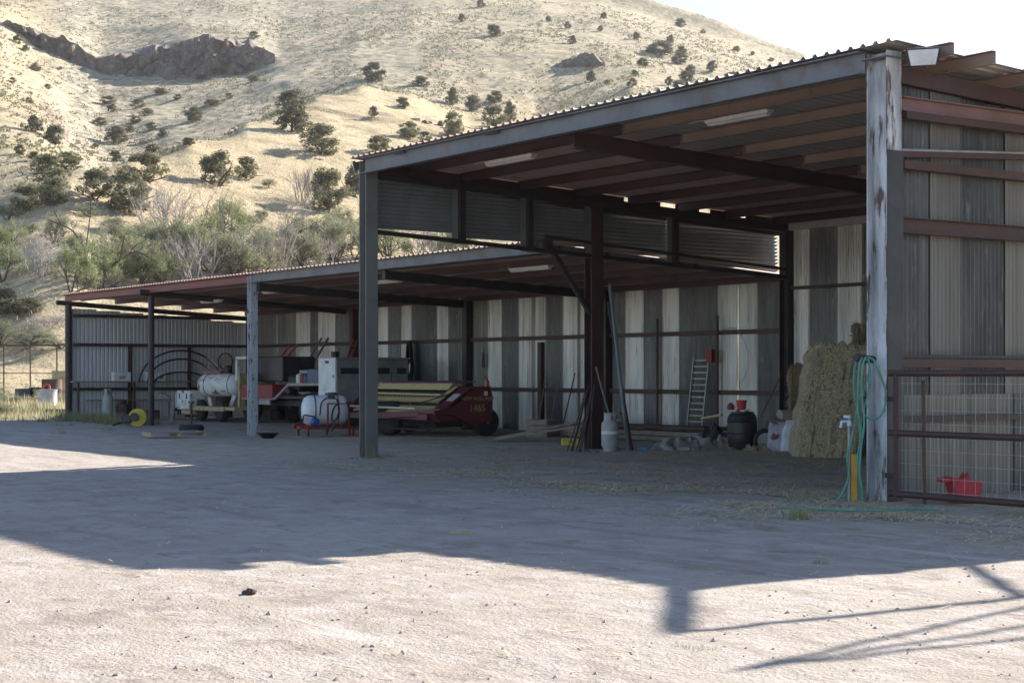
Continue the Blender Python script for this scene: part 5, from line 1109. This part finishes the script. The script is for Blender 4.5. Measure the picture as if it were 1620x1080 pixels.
for i_, (px, py, wp, hp_) in enumerate(sorted(((402, 63, 18, 12), (160, 200, 26, 12), (215, 195, 22, 10), (240, 205, 20, 10), (218, 172, 24, 13), (172, 165, 26, 12), (255, 150, 24, 10), (335, 168, 30, 10), (402, 130, 22, 10), (178, 178, 20, 12), (232, 184, 26, 12), (205, 210, 18, 10), (282, 158, 16, 8), (150, 236, 14, 9), (362, 156, 14, 8), (320, 128, 26, 9), (345, 120, 28, 10), (390, 110, 34, 16), (418, 100, 30, 14), (165, 108, 24, 12), (30, 70, 20, 14), (40, 82, 14, 10), (20, 132, 14, 8), (75, 142, 14, 8), (46, 164, 12, 9)))):
    tree(O, ORD[i_] + ' low brush bush around the gully and cliff, counting from the frame edge inwards', px, py, wp, hp_, None, 'brush bushes in the gully')
# near trees: on the lower slope just above the shed roofs
for a in [
 ('mesquite', 'bright green mesquite at the edge of view past the low shed', 4, 446, 90, 74),
 ('mesquite', 'darker green mesquite above the bright one at the edge of view', 8, 398, 60, 54),
 ('thicket', 'grey leafless shrub between the green mesquite and the dead trunk', 70, 440, 74, 78),
 ('sage', 'sparse grey-green shrub on the slope above the dead trunk', 88, 388, 62, 52),
 ('mesquite', 'green mesquite growing around the dead curved trunk', 112, 462, 76, 86),
 ('mesquite', 'light green mesquite behind the red fascia', 165, 458, 80, 84),
 ('mesquite', 'pale green mesquite filling the gap above the red fascia', 222, 452, 96, 84),
 ('sage', 'grey-green shrub low above the red fascia', 258, 446, 80, 74),
 ('thicket', 'large dead grey thicket above the middle of the low shed', 262, 372, 104, 96),
 ('thicket', 'wide dead grey brush hanging over the red fascia', 302, 446, 110, 96),
 ('mesquite', 'half-leafed mesquite with visible branches beside the dead thicket', 318, 424, 80, 90),
 ('mesquite', 'green mesquite with a thin crown beside the bare upright trunks', 352, 388, 84, 78),
 ('bare', 'grey leafless tree rising out of the thin-crowned mesquite', 348, 392, 110, 108),
 ('sage', 'pale shrub under the thin-crowned mesquite', 366, 440, 90, 76),
 ('thicket', 'dead grey brush at the peeling white post top', 398, 438, 110, 88),
 ('bare', 'tall bare tree with several upright trunks above the grey beam', 446, 432, 124, 150),
 ('mesquite', 'green mesquite low behind the grey beam of the low shed', 424, 420, 84, 68),
 ('sage', 'grey shrub between the bare upright trunks and the big oak', 478, 424, 80, 62),
 ('thicket', 'grey dead brush overlapping the large grey-green oak', 490, 324, 64, 84),
 ('oak', 'large grey-green oak beside the grey front post', 518, 336, 66, 62),
 ('juniper', 'dark juniper right behind the floodlight on the grey post', 560, 312, 40, 44),
 ('sage', 'yellow-green shrub tree behind the grey front post', 530, 416, 96, 80),
 ('thicket', 'dead brush hugging the grey beam near the front post', 500, 424, 90, 66),
 ('mesquite', 'bright mesquite seen under the gable cladding', 618, 418, 100, 80),
 ('thicket', 'dead brush seen under the gable cladding beside the mesquite', 672, 412, 90, 70),
 ('mesquite', 'mesquite hidden mostly by the gable cladding', 735, 408, 90, 70),
 ('oak', 'low dark shrub row on the pale bank past the low shed', 30, 500, 80, 26),
 ('sage', 'yellow-green bush behind the pipe fence', 48, 548, 90, 26),
 ('sage', 'yellow-green bush at the end post behind the fence', 98, 552, 60, 24),
 ('sage', 'grey-green bush at the frame edge behind the pipe fence', 0, 548, 50, 44),
 ('thicket', 'dry grey brush on the bank behind the pipe fence', 86, 520, 80, 30),
 ('oak', 'olive oak on the bank just past the end post', 4, 500, 60, 40)]:
    tree(*a)
for i_, (px, py, wp, hp_, kd) in enumerate(sorted(((20, 420, 50, 36, 'sage'), (118, 410, 54, 44, 'sage'), (196, 400, 60, 50, 'sage'), (236, 396, 60, 46, 'sage'), (180, 372, 40, 28, 'sage'), (288, 404, 60, 44, 'sage'), (392, 372, 50, 36, 'sage'), (412, 352, 36, 24, 'sage'), (424, 300, 24, 16, 'sage'), (40, 372, 44, 26, 'sage'), (12, 352, 50, 30, 'sage'), (470, 372, 54, 40, 'sage'), (545, 372, 60, 50, 'sage'), (140, 345, 40, 22, 'sage'), (590, 300, 40, 30, 'sage'), (205, 440, 90, 70, 'sage'), (246, 420, 90, 76, 'sage'), (300, 420, 96, 80, 'sage'), (336, 436, 90, 70, 'sage'), (380, 410, 90, 72, 'sage'), (412, 440, 90, 70, 'sage'), (455, 410, 80, 66, 'sage'), (508, 396, 76, 60, 'sage'), (150, 430, 90, 74, 'sage'), (560, 410, 80, 70, 'sage')))):
    tree(kd, ORD[i_] + ' small grey-green shrub above the low roof, counting from the frame edge to the gable', px, py, wp, hp_, None, 'small shrubs above the low shed')
for i_, (px, v_, wp, top_, kd) in enumerate(((20, 62, 46, 618, 'sage'), (52, 66, 40, 612, 'sage'), (96, 63, 26, 622, 'sage'), (6, 57, 60, 632, 'sage'), (36, 72, 50, 600, 'sage'), (-14, 66, 60, 600, 'sage'))):
    tree(kd, ['pale weed bush beside the yellow bucket past the low shed', 'pale weed bush behind the galvanised bin', 'small green bush at the foot of the end post', 'low green weed bush at the frame edge of the yard', 'pale bush in front of the pipe fence', 'pale bush at the frame edge before the fence'][i_], px, 0, wp, 0, v_, None, top_)
dt = thing('dead_tree', 'dead dark tree with forked curving trunks above the red fascia', 'tree', hill_see(150, 462)[0]); DV = hill_see(150, 462)[1]
rdt = random.Random(4)
for pts_, r0 in (([(155, 466), (160, 446), (167, 430), (183, 416), (205, 400), (222, 398), (242, 409)], .17), ([(190, 411), (193, 395), (197, 372)], .09), ([(130, 466), (135, 440), (136, 416), (135, 394), (122, 372), (108, 358), (75, 344)], .14), ([(128, 462), (121, 440), (117, 420), (108, 396)], .08), ([(136, 392), (142, 346), (143, 316), (135, 300)], .05), ([(167, 431), (172, 444), (186, 448), (204, 444)], .07), ([(205, 400), (216, 388), (232, 380)], .05)):
    P3 = []
    for k, (x_, y_) in enumerate(pts_):
        q = CP + (FW + RT * ((x_ - 810) / FPX)) * (DV + .25 * k * (1 if r0 > .1 else -1)); P3.append(Vector((q.x, q.y, 1.5 + (590 - y_) / FPX * DV)) - dt.location)
    P3 = smooth_path(P3, 3); mb = MB(); n_ = len(P3); mb.tube(P3, [r0 * (1 - .75 * i / n_) for i in range(n_)], 7)
    for k in range(4): branches(mb, rdt, P3[int(n_ * (.4 + .15 * k)) % n_], Vector((rdt.gauss(0, 1), rdt.gauss(0, 1), .6)).normalized(), 1.0, r0 * .22, 2, .7, .1, (2, 3), None, 3, 4)
    mb.build('limb' if r0 < .1 else 'trunk', barkm, dt)

# grass and weeds: too many to count
def blades(name, pts, m, hgt, n_each, label, wd=.012, spread=.12):
    V = []; F = []; r = random.Random(len(name))
    for p, s in pts:
        for _ in range(n_each):
            a = r.uniform(0, 2 * PI); b = Vector((p[0] + r.gauss(0, spread * s), p[1] + r.gauss(0, spread * s), p[2] - .02)); h = hgt * s * r.uniform(.5, 1.2); w_ = wd * s
            t_ = b + Vector((math.cos(a) * h * r.uniform(.1, .55), math.sin(a) * h * r.uniform(.1, .55), h)); sd = Vector((-math.sin(a), math.cos(a), 0)) * w_; o_ = len(V)
            V += [b - sd, b + sd, t_]; F.append((o_, o_ + 1, o_ + 2))
    o = raw(name, V, F, m); tag(o, label, 'grass', None, 'stuff'); return o
R_ = random.Random(5)
pts = []
for _ in range(60000):
    px = R_.uniform(-60, 1290); v = 74 + 330 * R_.random() ** 1.3
    if v > crest_v(px) and 90 < px < 760 and R_.random() < .8: continue
    if noise.noise(Vector((px * .03, v * .08, 2.))) < R_.uniform(-.6, .2): continue
    p = hill_pt(px, v); pts.append((p, min(1.0, v / 150) * R_.uniform(.4, 1.1)))
blades('dry_grass', pts, leaf_dry, .30, 5, 'dry pale bunch grass covering the hillside', .035, .6)
pts = []
for _ in range(15000):
    px = R_.uniform(-60, 1290); v = crest_v(px) * .97 + (556 - crest_v(px)) * R_.random(); 
    if noise.noise(Vector((px * .012, v * .02, 0))) < R_.uniform(-.5, .25): continue
    p = hill_pt(px, v); pts.append((p, R_.uniform(.5, 1.25)))
V = []; F = []
for p, s in pts:
    for _ in range(6):
        c = p + Vector((R_.gauss(0, .25 * s), R_.gauss(0, .25 * s), R_.uniform(0, .45 * s))); a = Vector((R_.gauss(0, 1), R_.gauss(0, 1), R_.gauss(0, 1))).normalized() * .19 * s; b = a.orthogonal().normalized() * .14 * s; o_ = len(V)
        V += [c + a, c + b, c - a, c - b]; F.append((o_, o_ + 1, o_ + 2, o_ + 3))
tag(raw('hill_scrub', V, F, leaf_brush), 'tiny dark scrub dotted over the upper hillside', 'scrub', None, 'stuff')
pts = []
for _ in range(2600):
    px = R_.uniform(-250, 108); v = R_.uniform(52.5, 80); p = Vector(yard(px, v))
    if p.x > -26.9 and p.y > 3.4: continue
    pts.append((p, R_.uniform(.4, 1.4) * (1 if v > 57 else .45)))
blades('tall_dry_grass', pts, leaf_dry, .5, 9, 'tall pale dry grass in the sun past the low shed', .02, .2)
pts = []
for _ in range(2200):
    px = R_.uniform(-250, 108); v = R_.uniform(50.5, 75); p = Vector(yard(px, v))
    if noise.noise(p * .3) < -.05 or (p.x > -26.9 and p.y > 3.4): continue
    pts.append((p, R_.uniform(.3, 1.2) * (1 if v > 56 else .45)))
for _ in range(420):
    x = R_.uniform(-26, -19.8); y = 3.75 + R_.gauss(0, .35); pts.append((Vector((x, y, 0)), R_.uniform(.25, .7)))
for _ in range(22): pts.append((Vector((R_.gauss(.22, .22), R_.gauss(.0, .16), 0)), .1 + .5 * R_.random() ** 2.5))
for _ in range(4): pts.append((Vector((14.05 + R_.gauss(0, .12), -1.95 + R_.gauss(0, .1), 0)), .3))
for c in ((21.0, -10.55, .33), (13.5, -2.6, .3), (19.2, -8.9, .12), (16.6, -5.4, .14)):
    for _ in range(7): pts.append((Vector((c[0] + R_.gauss(0, .06), c[1] + R_.gauss(0, .06), 0)), c[2]))
for k in range(7):
    x = R_.uniform(-30, -14); y = R_.uniform(-.5, 2.6)
    for _ in range(5): pts.append((Vector((x + R_.gauss(0, .15), y + R_.gauss(0, .15), 0)), .25))
blades('green_weeds', pts, leaf_weed, .5, 12, 'green weeds along the shed edge and in the yard', .018, .16)

# straw litter, stones
V = []; F = []
for _ in range(90000):
    k = R_.random()
    if k < .45: x = R_.uniform(.5, 12); y = R_.uniform(-2.2, 8)
    elif k < .70: x = R_.gauss(10, 3); y = R_.gauss(-1, 1.4)
    elif k < .85: x = R_.uniform(-14, 1); y = R_.gauss(4.2, .7)
    elif k < .985: x = R_.uniform(11, 18); y = R_.gauss(-1.4, .8)
    else: x = R_.uniform(8, 22); y = R_.uniform(-11, -3)
    if noise.noise(Vector((x * .5, y * .9, 1.))) < R_.uniform(-.25, .35) or y > 9.8: continue
    a = R_.uniform(0, PI); l = R_.uniform(.03, .11); z = gz(x, y) + R_.uniform(.004, .02); d = Vector((math.cos(a), math.sin(a), R_.gauss(0, .12))) * l; s = Vector((-math.sin(a), math.cos(a), 0)) * R_.uniform(.003, .007); p = Vector((x, y, z)); o_ = len(V)
    V += [p - s, p + s, p + d + s, p + d - s]; F.append((o_, o_ + 1, o_ + 2, o_ + 3))
tag(raw('straw_litter', V, F, strawm), 'loose straw littered over the dirt in and before the shed', 'straw', None, 'stuff')
mb = MB()
for _ in range(2600):
    d = 6.5 + 22 * R_.random() ** 1.3; s_ = R_.uniform(-.34, .34); p = CP + (FW + RT * s_) * d
    if p.y > -.5: continue
    r = .004 + .016 * R_.random() ** 5; z = gz(p.x, p.y); a = R_.uniform(0, 6)
    V8 = [Vector((math.cos(a + i * PI / 2.5) * r * R_.uniform(.7, 1.3), math.sin(a + i * PI / 2.5) * r * R_.uniform(.7, 1.3), 0)) + Vector((p.x, p.y, z - .002)) for i in range(5)]
    top = Vector((p.x + R_.gauss(0, r * .3), p.y, z + r * R_.uniform(.6, 1.1)))
    mb.add(V8 + [top], [(i, (i + 1) % 5, 5) for i in range(5)])
mc = MB()
for _ in range(110):
    d = 6.8 + 20 * R_.random() ** 1.2; s_ = R_.uniform(-.33, .33); p = CP + (FW + RT * s_) * d
    if p.y > 0 or noise.noise(Vector((p.x * .35, p.y * .35, 8.))) < -.05: continue
    for q in range(R_.randint(1, 4)):
        r = .006 + .016 * R_.random() ** 2; cx = p.x + R_.gauss(0, .09); cy = p.y + R_.gauss(0, .06); z = gz(cx, cy); k = R_.randint(5, 7)
        V8 = [Vector((cx + math.cos(i * 2 * PI / k) * r * R_.uniform(.7, 1.4), cy + math.sin(i * 2 * PI / k) * r * R_.uniform(.7, 1.4), z - .002)) for i in range(k)]
        V9 = [Vector((a_.x * .5 + cx * .5, a_.y * .5 + cy * .5, z + r * R_.uniform(.3, .6))) for a_ in V8]
        mc.add(V8 + V9, [(i, (i + 1) % k, k + (i + 1) % k, k + i) for i in range(k)] + [tuple(range(k, 2 * k))])
o = raw('dirt_clods', mc.v, mc.f, mat('dirt_clod', (.33, .28, .245), (.25, .21, .18), rough=.95, scale=20)); tag(o, 'small brown dirt clods scattered over the yard', 'clods', None, 'stuff')
o = raw('loose_stones', mb.v, mb.f, stonem); tag(o, 'small loose stones scattered over the dirt yard', 'stones', None, 'stuff')
for i, (x, y, l, lb) in enumerate(((15.7, -9.9, .12, 'small dark dung clod on the sunlit yard'), (12.9, -6.5, .12, 'short yellow stick on the shaded yard'))):
    mb = MB()
    if i == 0:
        bm = bmesh.new(); bmesh.ops.create_icosphere(bm, subdivisions=3, radius=1)
        for q in bm.verts: q.co = q.co * (1 + .5 * noise.noise(q.co * 2.1) + .25 * noise.noise(q.co * 5)); q.co = Vector((q.co.x * .06, q.co.y * .04, q.co.z * .03 + .012))
        me = bpy.data.meshes.new('dung_clod'); bm.to_mesh(me); bm.free(); me.materials.append(rustm); tag(link('dung_clod', me, None, (x, y, gz(x, y))), lb, 'clod')
    else: tag(mb.bar((0, 0, .02), (.13, .18, .02), .03, .03).build('short_stick', woodl, None, (x, y, gz(x, y))), lb, 'stick')
